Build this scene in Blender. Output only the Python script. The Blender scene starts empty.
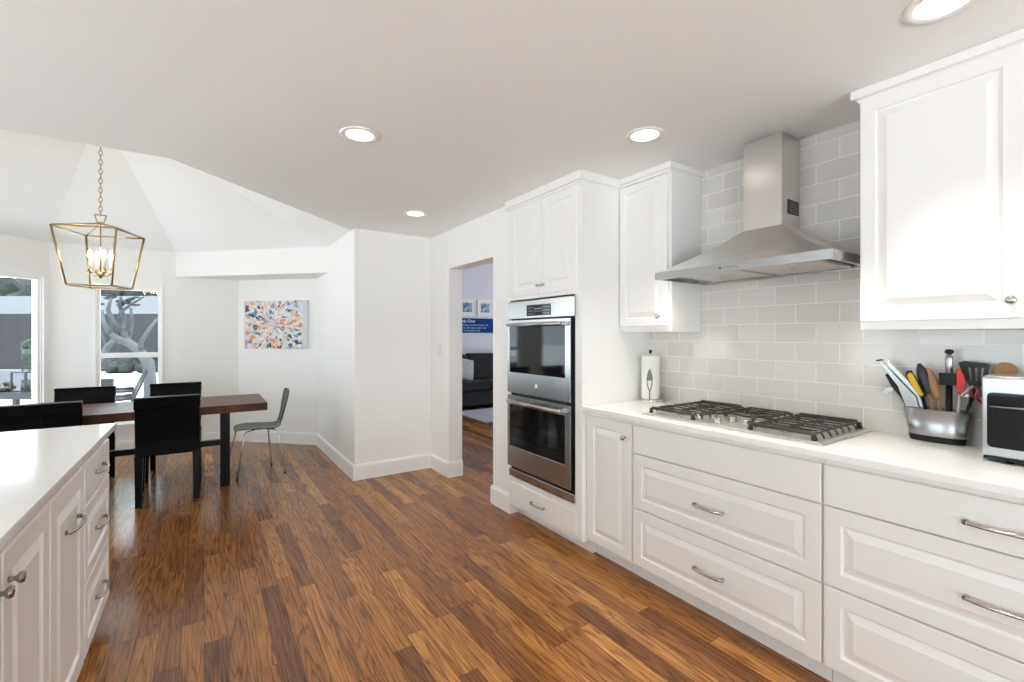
import bpy, bmesh, math, random
from mathutils import Vector, Matrix
R = math.radians
rng = random.Random(7)
S = bpy.context.scene
COL = S.collection

# ------------------------------------------------------------------ camera
cd = bpy.data.cameras.new('camera')
cam = bpy.data.objects.new('camera', cd); COL.objects.link(cam)
cam.location = (0, 0, 1.341)
cam.rotation_euler = (R(90), 0, R(-33.9))
cd.sensor_width = 36; cd.lens = 458.2 / 1024 * 36
cd.shift_y = -5.3 / 1024
cd.clip_start = 0.02; cd.clip_end = 200
S.camera = cam

# ------------------------------------------------------------------ world, exposure
W = bpy.data.worlds.new('world'); S.world = W; W.use_nodes = True
bg = W.node_tree.nodes['Background']
bg.inputs[0].default_value = (0.86, 0.95, 1.0, 1); bg.inputs[1].default_value = 1.95
sl = bpy.data.lights.new('sun', 'SUN'); sl.energy = 5.2; sl.angle = R(1.5); sl.color = (1.0, 0.98, 0.95)
sun = bpy.data.objects.new('sun', sl); COL.objects.link(sun); sun.rotation_euler = (R(20), R(6), 0)      # high midday sun, just behind the house
S.view_settings.view_transform = 'Standard'
S.view_settings.look = 'None'
S.view_settings.gamma = 1.0
S.view_settings.use_curve_mapping = False
S.view_settings.exposure = 1.1
CY = getattr(S, 'cycles', None)
if CY:
    CY.max_bounces = 20; CY.diffuse_bounces = 14; CY.glossy_bounces = 5; CY.transmission_bounces = 6
    CY.sample_clamp_indirect = 6; CY.caustics_reflective = False; CY.caustics_refractive = False
LAMP_W = 1.3        # power of one recessed downlight
BULB_W = 0.5         # power of one candle bulb of the lantern

# ------------------------------------------------------------------ materials
def new_mat(name):
    m = bpy.data.materials.new(name); m.use_nodes = True
    nt = m.node_tree; b = nt.nodes['Principled BSDF']
    return m, nt, b
def mat(name, col, rough=0.5, metal=0.0, spec=0.5, noise=0.0, nscale=8.0, bump=0.0, bscale=60.0, coat=0.0, stretch=None):
    m, nt, b = new_mat(name)
    b.inputs['Base Color'].default_value = (*col, 1)
    b.inputs['Roughness'].default_value = rough
    b.inputs['Metallic'].default_value = metal
    b.inputs['Specular IOR Level'].default_value = spec
    b.inputs['Coat Weight'].default_value = coat
    tc = nt.nodes.new('ShaderNodeTexCoord'); mp = nt.nodes.new('ShaderNodeMapping')
    nt.links.new(tc.outputs['Object'], mp.inputs[0])
    if stretch: mp.inputs['Scale'].default_value = stretch
    if noise > 0:
        n = nt.nodes.new('ShaderNodeTexNoise'); n.inputs['Scale'].default_value = nscale; n.inputs['Detail'].default_value = 4
        nt.links.new(mp.outputs[0], n.inputs['Vector'])
        mx = nt.nodes.new('ShaderNodeMix'); mx.data_type = 'RGBA'
        mx.inputs[6].default_value = (*[c * (1 - noise) for c in col], 1)
        mx.inputs[7].default_value = (*[min(1, c * (1 + noise)) for c in col], 1)
        nt.links.new(n.outputs['Fac'], mx.inputs[0]); nt.links.new(mx.outputs[2], b.inputs['Base Color'])
    if bump > 0:
        n2 = nt.nodes.new('ShaderNodeTexNoise'); n2.inputs['Scale'].default_value = bscale; n2.inputs['Detail'].default_value = 3
        nt.links.new(mp.outputs[0], n2.inputs['Vector'])
        bp = nt.nodes.new('ShaderNodeBump'); bp.inputs['Strength'].default_value = bump; bp.inputs['Distance'].default_value = 0.002
        nt.links.new(n2.outputs['Fac'], bp.inputs['Height']); nt.links.new(bp.outputs[0], b.inputs['Normal'])
    return m
def emit(name, col, strength):
    m, nt, b = new_mat(name)
    b.inputs['Base Color'].default_value = (*col, 1)
    b.inputs['Emission Color'].default_value = (*col, 1)
    b.inputs['Emission Strength'].default_value = strength
    return m
class NB:   # tiny node-graph helper
    def __init__(s, nt): s.nt = nt
    def n(s, t, **k):
        x = s.nt.nodes.new(t)
        for a, v in k.items(): setattr(x, a, v)
        return x
    def l(s, a, b): s.nt.links.new(a, b)
    def m(s, op, a, b=None, c=None):
        x = s.n('ShaderNodeMath', operation=op)
        for i, v in enumerate((a, b, c)):
            if v is None: continue
            if isinstance(v, (int, float)): x.inputs[i].default_value = v
            else: s.l(v, x.inputs[i])
        return x.outputs[0]
    def xyz(s, x=0, y=0, z=0):
        c = s.n('ShaderNodeCombineXYZ')
        for i, v in enumerate((x, y, z)):
            if isinstance(v, (int, float)): c.inputs[i].default_value = v
            else: s.l(v, c.inputs[i])
        return c.outputs[0]
    def ramp(s, fac, stops, interp='LINEAR'):
        r = s.n('ShaderNodeValToRGB'); cr = r.color_ramp; cr.interpolation = interp
        while len(cr.elements) < len(stops): cr.elements.new(0.5)
        for e, (p, c) in zip(cr.elements, stops): e.position = p; e.color = (*c, 1)
        s.l(fac, r.inputs[0]); return r.outputs[0]
    def mix(s, fac, a, b, mode='MIX'):
        x = s.n('ShaderNodeMix', data_type='RGBA', blend_type=mode)
        for i, v in ((0, fac), (6, a), (7, b)):
            if isinstance(v, (int, float)): x.inputs[i].default_value = v
            elif isinstance(v, tuple): x.inputs[i].default_value = (*v, 1)
            else: s.l(v, x.inputs[i])
        return x.outputs[2]

def wood_floor():
    m, nt, b = new_mat('oak_strip_floor'); g = NB(nt)
    tc = g.n('ShaderNodeTexCoord'); sp = g.n('ShaderNodeSeparateXYZ'); g.l(tc.outputs['Object'], sp.inputs[0])
    x, y = sp.outputs[0], sp.outputs[1]
    w = 0.083
    xi = g.m('DIVIDE', x, w); row = g.m('FLOOR', xi)
    wn = g.n('ShaderNodeTexWhiteNoise', noise_dimensions='1D'); g.l(row, wn.inputs['W'])
    off = g.m('MULTIPLY', wn.outputs['Value'], 7.3)
    yi = g.m('DIVIDE', g.m('ADD', y, off), 0.95); seg = g.m('FLOOR', yi)
    wn2 = g.n('ShaderNodeTexWhiteNoise', noise_dimensions='2D'); g.l(g.xyz(row, seg), wn2.inputs['Vector'])
    tone = wn2.outputs['Value']
    # fine fibre grain and broad cathedral grain, shifted per board
    sh = g.m('MULTIPLY', tone, 37.0)
    v1 = g.xyz(g.m('MULTIPLY', x, 60.0), g.m('ADD', g.m('MULTIPLY', y, 1.7), sh), sh)
    n1 = g.n('ShaderNodeTexNoise'); n1.inputs['Scale'].default_value = 3.0; n1.inputs['Detail'].default_value = 6; n1.inputs['Roughness'].default_value = 0.65
    g.l(v1, n1.inputs['Vector'])
    v2 = g.xyz(g.m('MULTIPLY', x, 9.5), g.m('ADD', g.m('MULTIPLY', y, 0.62), sh), sh)
    n2 = g.n('ShaderNodeTexNoise'); n2.inputs['Scale'].default_value = 1.1; n2.inputs['Detail'].default_value = 3; n2.inputs['Roughness'].default_value = 0.38; n2.inputs['Distortion'].default_value = 0.15
    g.l(v2, n2.inputs['Vector'])
    rings = g.m('FRACT', g.m('MULTIPLY', n2.outputs['Fac'], 17.0))
    ringl = g.m('POWER', g.m('ABSOLUTE', g.m('SUBTRACT', g.m('MULTIPLY', rings, 2.0), 1.0)), 3.2)
    base = g.ramp(tone, [(0.0, (0.19, 0.076, 0.029)), (0.25, (0.285, 0.116, 0.038)), (0.6, (0.355, 0.150, 0.045)), (0.85, (0.43, 0.192, 0.056)), (1.0, (0.50, 0.238, 0.072))])
    grain = g.ramp(n1.outputs['Fac'], [(0.33, (0.36, 0.31, 0.28)), (0.50, (0.92, 0.90, 0.87)), (0.68, (1.3, 1.27, 1.22))])
    c = g.mix(1.0, base, grain, 'MULTIPLY')
    c = g.mix(g.m('MULTIPLY', ringl, 0.66), c, (0.05, 0.018, 0.008))
    # seams
    fx = g.m('ABSOLUTE', g.m('SUBTRACT', g.m('FRACT', xi), 0.5)); sx = g.m('GREATER_THAN', fx, 0.487)
    fy = g.m('ABSOLUTE', g.m('SUBTRACT', g.m('FRACT', yi), 0.5)); sy = g.m('GREATER_THAN', fy, 0.4985)
    seam = g.m('MAXIMUM', sx, sy)
    c = g.mix(g.m('MULTIPLY', seam, 0.75), c, (0.012, 0.006, 0.004))
    g.l(c, b.inputs['Base Color'])
    rr = g.m('ADD', 0.13, g.m('MULTIPLY', n1.outputs['Fac'], 0.14)); g.l(rr, b.inputs['Roughness'])
    b.inputs['Specular IOR Level'].default_value = 0.32
    h = g.m('SUBTRACT', g.m('MULTIPLY', n1.outputs['Fac'], 0.5), seam)
    bp = g.n('ShaderNodeBump'); bp.inputs['Strength'].default_value = 0.07; bp.inputs['Distance'].default_value = 0.0015
    g.l(h, bp.inputs['Height']); g.l(bp.outputs[0], b.inputs['Normal'])
    return m
def tile_wall():
    m, nt, b = new_mat('subway_tile'); g = NB(nt)
    tc = g.n('ShaderNodeTexCoord'); sp = g.n('ShaderNodeSeparateXYZ'); g.l(tc.outputs['Object'], sp.inputs[0])
    y, z = sp.outputs[1], sp.outputs[2]
    zi = g.m('DIVIDE', g.m('SUBTRACT', z, 0.914), 0.098); row = g.m('FLOOR', zi)
    par = g.m('MODULO', g.m('ADD', row, 20.0), 2.0)
    yi = g.m('DIVIDE', g.m('SUBTRACT', g.m('ADD', y, 10.0), g.m('ADD', 10.65, g.m('MULTIPLY', par, 0.095))), 0.1965)
    colm = g.m('FLOOR', yi)
    def edge(v, gap): return g.m('GREATER_THAN', g.m('ABSOLUTE', g.m('SUBTRACT', g.m('FRACT', v), 0.5)), 0.5 - gap)
    grout = g.m('MAXIMUM', edge(zi, 0.021), edge(yi, 0.0105))
    wn = g.n('ShaderNodeTexWhiteNoise', noise_dimensions='2D'); g.l(g.xyz(row, colm), wn.inputs['Vector'])
    n = g.n('ShaderNodeTexNoise'); n.inputs['Scale'].default_value = 2.5; n.inputs['Detail'].default_value = 5
    g.l(g.xyz(g.m('MULTIPLY', y, 1.0), g.m('MULTIPLY', z, 9.0), g.m('MULTIPLY', wn.outputs['Value'], 20)), n.inputs['Vector'])
    fac = g.m('ADD', g.m('MULTIPLY', wn.outputs['Value'], 0.45), g.m('MULTIPLY', n.outputs['Fac'], 0.55))
    tile = g.ramp(fac, [(0.15, (0.64, 0.61, 0.57)), (0.8, (0.76, 0.73, 0.69))])
    g.l(g.mix(grout, tile, (0.88, 0.87, 0.85)), b.inputs['Base Color'])
    g.l(g.m('ADD', 0.10, g.m('MULTIPLY', grout, 0.6)), b.inputs['Roughness'])
    n3 = g.n('ShaderNodeTexNoise'); n3.inputs['Scale'].default_value = 14; g.l(tc.outputs['Object'], n3.inputs['Vector'])
    bp = g.n('ShaderNodeBump'); bp.inputs['Strength'].default_value = 0.35; bp.inputs['Distance'].default_value = 0.002
    g.l(g.m('ADD', g.m('MULTIPLY', grout, -1.0), g.m('MULTIPLY', n3.outputs['Fac'], 0.6)), bp.inputs['Height']); g.l(bp.outputs[0], b.inputs['Normal'])
    return m
def steel(name, base=0.62, rough=0.27, axis=(1, 1, 40), warm=0.0):
    m, nt, b = new_mat(name); g = NB(nt)
    b.inputs['Metallic'].default_value = 1
    tc = g.n('ShaderNodeTexCoord'); mp = g.n('ShaderNodeMapping'); mp.inputs['Scale'].default_value = axis; g.l(tc.outputs['Object'], mp.inputs[0])
    n = g.n('ShaderNodeTexNoise'); n.inputs['Scale'].default_value = 12; n.inputs['Detail'].default_value = 3; g.l(mp.outputs[0], n.inputs['Vector'])
    g.l(g.mix(n.outputs['Fac'], (base * .88, base * .88 * (1 - warm), base * .88 * (1 - 2 * warm)), (base * 1.1, base * 1.1 * (1 - warm), base * 1.1 * (1 - 2 * warm))), b.inputs['Base Color'])
    g.l(g.m('ADD', rough - 0.05, g.m('MULTIPLY', n.outputs['Fac'], 0.1)), b.inputs['Roughness'])
    bp = g.n('ShaderNodeBump'); bp.inputs['Strength'].default_value = 0.05; bp.inputs['Distance'].default_value = 0.001
    g.l(n.outputs['Fac'], bp.inputs['Height']); g.l(bp.outputs[0], b.inputs['Normal'])
    return m
def painting_mat():
    m, nt, b = new_mat('abstract_brush_painting'); g = NB(nt)
    tc = g.n('ShaderNodeTexCoord'); sp = g.n('ShaderNodeSeparateXYZ'); g.l(tc.outputs['Object'], sp.inputs[0])
    x, z = g.m('ADD', sp.outputs[0], 0.03), g.m('ADD', sp.outputs[2], -0.02)
    r = g.m('SQRT', g.m('ADD', g.m('MULTIPLY', x, x), g.m('MULTIPLY', g.m('MULTIPLY', z, z), 1.6)))
    a = g.m('ARCTAN2', z, x)
    v = g.xyz(g.m('MULTIPLY', a, 4.4), g.m('MULTIPLY', g.m('POWER', r, 0.8), 8.5), 0.37)
    n = g.n('ShaderNodeTexNoise'); n.inputs['Scale'].default_value = 16; g.l(tc.outputs['Object'], n.inputs['Vector'])
    vv = g.n('ShaderNodeVectorMath', operation='ADD'); g.l(v, vv.inputs[0])
    sc = g.n('ShaderNodeVectorMath', operation='SCALE'); sc.inputs['Scale'].default_value = 0.8; g.l(n.outputs['Color'], sc.inputs[0]); g.l(sc.outputs[0], vv.inputs[1])
    vo = g.n('ShaderNodeTexVoronoi'); vo.inputs['Scale'].default_value = 1.9; g.l(vv.outputs[0], vo.inputs['Vector'])
    sc2 = g.n('ShaderNodeSeparateColor'); g.l(vo.outputs['Color'], sc2.inputs[0])
    col = g.ramp(sc2.outputs[0], [(0.0, (0.72, 0.74, 0.76)), (0.25, (0.80, 0.28, 0.10)), (0.38, (0.80, 0.46, 0.28)), (0.47, (0.03, 0.07, 0.12)), (0.54, (0.80, 0.77, 0.72)), (0.64, (0.08, 0.12, 0.08)), (0.70, (0.12, 0.25, 0.55)), (0.76, (0.72, 0.5, 0.32)), (0.84, (0.36, 0.05, 0.05)), (0.89, (0.26, 0.42, 0.46)), (0.95, (0.75, 0.22, 0.08))], 'CONSTANT')
    inside = g.m('LESS_THAN', vo.outputs['Distance'], 0.56)
    ex = g.m('LESS_THAN', g.m('ABSOLUTE', g.m('ADD', sp.outputs[0], 0.02)), 0.405)
    g.l(g.mix(g.m('MULTIPLY', inside, ex), (0.62, 0.64, 0.67), col), b.inputs['Base Color'])
    b.inputs['Roughness'].default_value = 0.6
    return m
def photo_mat():
    m, nt, b = new_mat('beach_photo_print'); g = NB(nt)
    tc = g.n('ShaderNodeTexCoord'); n = g.n('ShaderNodeTexNoise'); n.inputs['Scale'].default_value = 13; n.inputs['Detail'].default_value = 3; g.l(tc.outputs['Object'], n.inputs['Vector'])
    g.l(g.ramp(n.outputs['Fac'], [(0.35, (0.03, 0.08, 0.16)), (0.5, (0.10, 0.22, 0.36)), (0.6, (0.42, 0.52, 0.55)), (0.72, (0.10, 0.12, 0.08))]), b.inputs['Base Color'])
    return m
def fence_mat():
    m, nt, b = new_mat('weathered_fence'); g = NB(nt)
    tc = g.n('ShaderNodeTexCoord'); sp = g.n('ShaderNodeSeparateXYZ'); g.l(tc.outputs['Object'], sp.inputs[0])
    xi = g.m('DIVIDE', sp.outputs[0], 0.15)
    wn = g.n('ShaderNodeTexWhiteNoise', noise_dimensions='1D'); g.l(g.m('FLOOR', xi), wn.inputs['W'])
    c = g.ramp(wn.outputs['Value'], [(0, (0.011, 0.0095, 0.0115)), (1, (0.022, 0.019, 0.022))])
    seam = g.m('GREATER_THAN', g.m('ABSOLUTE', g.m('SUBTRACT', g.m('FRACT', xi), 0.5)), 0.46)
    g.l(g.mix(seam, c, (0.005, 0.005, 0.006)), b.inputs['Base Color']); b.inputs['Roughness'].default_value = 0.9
    return m
M = {}
M['wall'] = mat('white_wall_paint', (0.87, 0.86, 0.84), 0.6, noise=0.015, nscale=3, bump=0.05, bscale=220)
M['ceil'] = mat('white_ceiling_paint', (0.885, 0.895, 0.88), 0.75, noise=0.012, nscale=2)
M['trim'] = mat('white_trim_paint', (0.88, 0.875, 0.86), 0.32, noise=0.01, nscale=4)
M['cab'] = mat('white_cabinet_paint', (0.845, 0.835, 0.815), 0.30, noise=0.012, nscale=5, bump=0.02, bscale=90)
M['quartz'] = mat('white_quartz', (0.87, 0.865, 0.845), 0.11, noise=0.05, nscale=26, spec=0.6)
M['floor'] = wood_floor(); M['tile'] = tile_wall()
M['steel'] = steel('brushed_steel', 0.50, 0.26, (1, 1, 40))
M['steelv'] = steel('brushed_steel_vertical_grain', 0.43, 0.24, (1, 34, 1))
M['hood'] = mat('satin_hood_steel', (0.72, 0.70, 0.675), 0.30, 1, noise=0.03, nscale=3)
M['hood'].node_tree.nodes['Principled BSDF'].inputs['Anisotropic'].default_value = 0.25
M['hood'].node_tree.nodes['Principled BSDF'].inputs['Anisotropic Rotation'].default_value = 0.0
M['chrome'] = mat('polished_chrome', (0.75, 0.74, 0.73), 0.12, 1, noise=0.03)
M['armgrey'] = mat('matt_grey_metal', (0.20, 0.19, 0.18), 0.45, 0.2, noise=0.1)
M['plate'] = mat('satin_cooktop_steel', (0.78, 0.76, 0.73), 0.33, 0.9, noise=0.03)
M['nickel'] = mat('satin_nickel', (0.52, 0.50, 0.48), 0.22, 1, noise=0.05, nscale=40)
M['dnickel'] = mat('dark_satin_nickel', (0.36, 0.34, 0.33), 0.25, 1, noise=0.05, nscale=40)
M['glassblk'] = mat('black_oven_glass', (0.008, 0.009, 0.010), 0.05, 0, 0.38, noise=0.1)
M['black'] = mat('black_plastic', (0.008, 0.008, 0.008), 0.35, spec=0.25, noise=0.1)
M['iron'] = mat('cast_iron', (0.040, 0.034, 0.030), 0.40, 0.1, noise=0.2, nscale=60, bump=0.15)
M['leather'] = mat('black_leather', (0.002, 0.002, 0.003), 0.40, 0, 0.12, noise=0.15, nscale=30, bump=0.12, bscale=300)
M['darkleg'] = mat('black_lacquered_leg', (0.003, 0.003, 0.003), 0.3, spec=0.14, noise=0.1)
M['bentwood'] = mat('charcoal_bentwood', (0.010, 0.011, 0.014), 0.30, noise=0.08, spec=0.28)
M['brass'] = mat('aged_brass', (0.48, 0.33, 0.16), 0.30, 1, noise=0.15, nscale=20)
M['candle'] = mat('cream_candle_sleeve', (0.85, 0.74, 0.56), 0.5, noise=0.02)
M['bulb'] = emit('warm_bulb', (1.0, 0.86, 0.66), 32)
M['lens'] = emit('downlight_lens', (1.0, 0.95, 0.88), 1.6)
M['hoodlamp'] = emit('hood_lamp', (1.0, 0.88, 0.72), 5)
M['filter'] = mat('hood_mesh_filter', (0.62, 0.59, 0.54), 0.35, 0.55, noise=0.12, nscale=120)
M['walnut'] = mat('walnut_table_side', (0.115, 0.042, 0.022), 0.35, noise=0.5, nscale=5, stretch=(1, 9, 9), bump=0.05)
M['fabric'] = mat('charcoal_sofa_fabric', (0.013, 0.012, 0.015), 0.9, noise=0.25, nscale=60, bump=0.3, bscale=200)
M['outcandle'] = mat('outdoor_candle_wax', (0.09, 0.085, 0.06), 0.6, noise=0.05)
M['pillow'] = mat('grey_patterned_pillow', (0.40, 0.43, 0.44), 0.9, noise=0.45, nscale=28, bump=0.2)
M['rug'] = mat('pale_striped_rug', (0.42, 0.43, 0.50), 0.95, noise=0.3, nscale=14, stretch=(1, 8, 1), bump=0.4)
M['lwall'] = mat('pale_lilac_wall', (0.66, 0.67, 0.74), 0.7, noise=0.01)
M['blue'] = mat('deep_blue_sign', (0.002, 0.050, 0.20), 0.7, spec=0.15, noise=0.15, nscale=12)
M['ltext'] = mat('pale_sign_lettering', (0.45, 0.60, 0.80), 0.6, noise=0.03)
M['whitep'] = mat('white_frame_paint', (0.82, 0.82, 0.82), 0.4, noise=0.01)
M['mount'] = mat('ivory_picture_mount', (0.76, 0.76, 0.72), 0.7, noise=0.01)
M['photo'] = photo_mat(); M['paint'] = painting_mat(); M['fence'] = fence_mat()
M['canvas'] = mat('canvas_edge', (0.62, 0.65, 0.70), 0.7, noise=0.03)
M['ground'] = mat('pale_patio_concrete', (0.80, 0.79, 0.82), 0.85, noise=0.08, nscale=1.2)
M['yard'] = mat('grey_yard_paving', (0.105, 0.105, 0.12), 0.85, noise=0.25, nscale=0.8)
M['bark'] = mat('pale_grey_bark', (0.052, 0.052, 0.056), 0.9, noise=0.45, nscale=9, bump=0.6, bscale=30, stretch=(1, 1, 0.35))
M['leafd'] = mat('dark_evergreen_leaf', (0.006, 0.009, 0.007), 0.8, noise=0.5, nscale=15)
M['leaf'] = mat('green_shrub_leaf', (0.012, 0.028, 0.016), 0.7, noise=0.5, nscale=20)
M['roof'] = mat('pale_membrane_roof', (0.068, 0.076, 0.086), 0.8, noise=0.08, nscale=2)
M['rwall'] = mat('neighbour_wall', (0.03, 0.028, 0.03), 0.9, noise=0.1)
M['outmetal'] = mat('charcoal_patio_metal', (0.005, 0.0055, 0.007), 0.5, noise=0.1)
M['sling'] = mat('grey_patio_sling', (0.016, 0.018, 0.022), 0.8, noise=0.1)
M['pot'] = mat('pale_stone_pot', (0.075, 0.07, 0.068), 0.8, noise=0.15)
M['soil'] = mat('dry_planting', (0.05, 0.035, 0.02), 0.9, noise=0.4, nscale=30)
M['pane'], nt, b = new_mat('window_glass')
b.inputs['Base Color'].default_value = (0.95, 0.98, 1, 1); b.inputs['Roughness'].default_value = 0.0
nt.nodes.remove(b); g = NB(nt)
tr = g.n('ShaderNodeBsdfTransparent'); gl = g.n('ShaderNodeBsdfGlossy'); gl.inputs['Roughness'].default_value = 0.02
fr = g.n('ShaderNodeFresnel'); fr.inputs[0].default_value = 1.45; mxs = g.n('ShaderNodeMixShader')
tr.inputs[0].default_value = (0.93, 0.97, 0.98, 1)
g.l(g.m('MULTIPLY', fr.outputs[0], 0.2), mxs.inputs[0]); g.l(tr.outputs[0], mxs.inputs[1]); g.l(gl.outputs[0], mxs.inputs[2]); g.l(mxs.outputs[0], nt.nodes['Material Output'].inputs[0])
M['paper'] = mat('white_paper_towel', (0.84, 0.82, 0.78), 0.9, noise=0.03, bump=0.3, bscale=150)
M['wood'] = mat('beech_spoon_wood', (0.48, 0.25, 0.10), 0.5, noise=0.2, nscale=12)
M['board'] = mat('honey_wood', (0.52, 0.24, 0.065), 0.4, noise=0.15, nscale=9)
M['yellow'] = mat('yellow_plastic', (0.80, 0.50, 0.01), 0.35, noise=0.05)
M['red'] = mat('red_silicone', (0.72, 0.035, 0.018), 0.4, noise=0.05)
M['dred'] = mat('dark_red_plastic', (0.25, 0.012, 0.02), 0.4, noise=0.05)
M['grey'] = mat('slate_grey_nylon', (0.035, 0.038, 0.042), 0.5, noise=0.05)
M['dgrey'] = mat('charcoal_nylon', (0.012, 0.012, 0.012), 0.5, noise=0.1)
M['outlet'] = mat('outlet_plastic', (0.80, 0.79, 0.77), 0.4, noise=0.01)
M['slot'] = mat('outlet_slot', (0.12, 0.12, 0.12), 0.6, noise=0.01)
M['gloss'] = mat('white_display_print', (0.6, 0.62, 0.65), 0.5, noise=0.01)

# ------------------------------------------------------------------ mesh helpers
class MB:
    def __init__(s): s.v = []; s.f = []; s.sm = []; s.T = Matrix.Identity(4)
    def add(s, vs, fs, smooth=False):
        o = len(s.v)
        s.v += [s.T @ Vector(p) for p in vs]; s.f += [[o + i for i in f] for f in fs]; s.sm += [smooth] * len(fs)
    def box(s, x0, x1, y0, y1, z0, z1):
        if x0 > x1: x0, x1 = x1, x0
        if y0 > y1: y0, y1 = y1, y0
        if z0 > z1: z0, z1 = z1, z0
        s.add([(x0,y0,z0),(x1,y0,z0),(x1,y1,z0),(x0,y1,z0),(x0,y0,z1),(x1,y0,z1),(x1,y1,z1),(x0,y1,z1)],
              [(0,3,2,1),(4,5,6,7),(0,1,5,4),(1,2,6,5),(2,3,7,6),(3,0,4,7)])
        return s
    def hexa(s, bottom, top):     # two quads of 4 points each, counter-clockwise seen from above
        s.add(list(bottom) + list(top), [(0,3,2,1),(4,5,6,7),(0,1,5,4),(1,2,6,5),(2,3,7,6),(3,0,4,7)]); return s
    def prism(s, pts, z0, z1):    # polygon in xy, ccw
        n = len(pts)
        s.add([(p[0],p[1],z0) for p in pts] + [(p[0],p[1],z1) for p in pts],
              [list(range(n))[::-1], [n+i for i in range(n)]] + [(i,(i+1)%n,n+(i+1)%n,n+i) for i in range(n)]); return s
    def plate(s, pts, axis, a0, a1):   # polygon in the two other axes, extruded along axis ('x','y','z')
        def P(p, a): return (a,p[0],p[1]) if axis=='x' else (p[0],a,p[1]) if axis=='y' else (p[0],p[1],a)
        n = len(pts)
        s.add([P(p,a0) for p in pts] + [P(p,a1) for p in pts],
              [list(range(n))[::-1], [n+i for i in range(n)]] + [(i,(i+1)%n,n+(i+1)%n,n+i) for i in range(n)]); return s
    def tube(s, path, r, n=8, cap=True, closed=False, flat=1.0):
        path = [Vector(p) for p in path]; m = len(path)
        rs = r if isinstance(r, (list, tuple)) else [r]*m
        vs = []; fs = []; prev = None
        for i, p in enumerate(path):
            a = path[(i-1) % m] if (i or closed) else p
            c = path[(i+1) % m] if (i < m-1 or closed) else p
            t = (c - a).normalized()
            if prev is None:
                up = Vector((0,0,1)) if abs(t.z) < 0.9 else Vector((1,0,0))
                u = t.cross(up).normalized()
            else:
                u = (prev - t*prev.dot(t)).normalized()
            w = t.cross(u); prev = u
            for k in range(n):
                an = 2*math.pi*k/n
                vs.append(p + u*math.cos(an)*rs[i] + w*math.sin(an)*rs[i]*flat)
        for i in range(m if closed else m-1):
            j = (i+1) % m
            for k in range(n): fs.append((i*n+k, i*n+(k+1)%n, j*n+(k+1)%n, j*n+k))
        if cap and not closed: fs += [tuple(range(n))[::-1], tuple((m-1)*n+k for k in range(n))]
        s.add(vs, fs, True); return s
    def lathe(s, prof, c=(0,0,0), axis='z', n=24, smooth=True):   # prof: (radius, height)
        vs = []; fs = []
        for r, h in prof:
            for k in range(n):
                a = 2*math.pi*k/n; x, y = r*math.cos(a), r*math.sin(a)
                p = (x,y,h) if axis=='z' else (h,x,y) if axis=='x' else (x,h,y)
                vs.append((c[0]+p[0], c[1]+p[1], c[2]+p[2]))
        for i in range(len(prof)-1):
            for k in range(n): fs.append((i*n+k, i*n+(k+1)%n, (i+1)*n+(k+1)%n, (i+1)*n+k))
        if prof[0][0] > 1e-6: fs.append(tuple(range(n))[::-1])
        if prof[-1][0] > 1e-6: fs.append(tuple((len(prof)-1)*n+k for k in range(n)))
        s.add(vs, fs, smooth); return s
    def grid(s, fn, nu, nv, smooth=True, closed=False):
        vs = [fn(i/(nu-1 if not closed else nu), j/(nv-1)) for i in range(nu) for j in range(nv)]; fs = []
        for i in range(nu if closed else nu-1):
            for j in range(nv-1):
                a = i*nv+j; b = ((i+1) % nu)*nv+j; fs.append((a, b, b+1, a+1))
        s.add(vs, fs, smooth); return s
    def ico(s, c, r, sub=2, jit=0.0, sq=(1,1,1)):
        bm = bmesh.new(); bmesh.ops.create_icosphere(bm, subdivisions=sub, radius=1)
        vs = []
        for v in bm.verts:
            k = 1 + jit*(rng.random()-0.5)
            vs.append((c[0]+v.co.x*r*k*sq[0], c[1]+v.co.y*r*k*sq[1], c[2]+v.co.z*r*k*sq[2]))
        fs = [[v.index for v in f.verts] for f in bm.faces]; bm.free(); s.add(vs, fs, jit == 0); return s
    def build(s, name, m, parent=None, bevel=0.0, seg=2, fix=True, sub=0, solid=0.0):
        me = bpy.data.meshes.new(name)
        off = Vector((0,0,0))
        if parent is not None:
            off = base_of(parent)
        me.from_pydata([tuple(v - off) for v in s.v], [], s.f)
        if fix:
            bm = bmesh.new(); bm.from_mesh(me); bmesh.ops.remove_doubles(bm, verts=bm.verts, dist=1e-6) if not bevel else None
            bmesh.ops.recalc_face_normals(bm, faces=bm.faces)
            sm = None
            if len(bm.faces) == len(s.sm):
                bm.faces.ensure_lookup_table()
                for f, q in zip(bm.faces, s.sm): f.smooth = q
            bm.to_mesh(me); bm.free()
        o = bpy.data.objects.new(name, me); COL.objects.link(o)
        me.materials.append(M[m] if isinstance(m, str) else m)
        if solid: md = o.modifiers.new('solid', 'SOLIDIFY'); md.thickness = solid; md.offset = 0
        if sub: md = o.modifiers.new('subdivision', 'SUBSURF'); md.levels = sub; md.render_levels = sub
        if bevel:
            md = o.modifiers.new('bevel', 'BEVEL'); md.width = bevel; md.segments = seg; md.limit_method = 'ANGLE'; md.angle_limit = R(40)
        if parent is not None:
            o.parent = parent
            if parent.type == 'EMPTY': o.location = (0,0,0)
        BASE[o.name] = off
        return o
BASE = {}
def base_of(o):
    return BASE.get(o.name, Vector((0,0,0)))
def thing(name, label, cat, loc, group=None):
    e = bpy.data.objects.new(name, None); COL.objects.link(e); e.location = loc; e.empty_display_size = 0.1
    BASE[e.name] = Vector(loc)
    return tag(e, label, cat, group)
def tag(o, label, cat, group=None):
    o['label'] = label; o['category'] = cat
    if group: o['group'] = group
    return o
def struct(o): o['kind'] = 'structure'; return o
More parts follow.
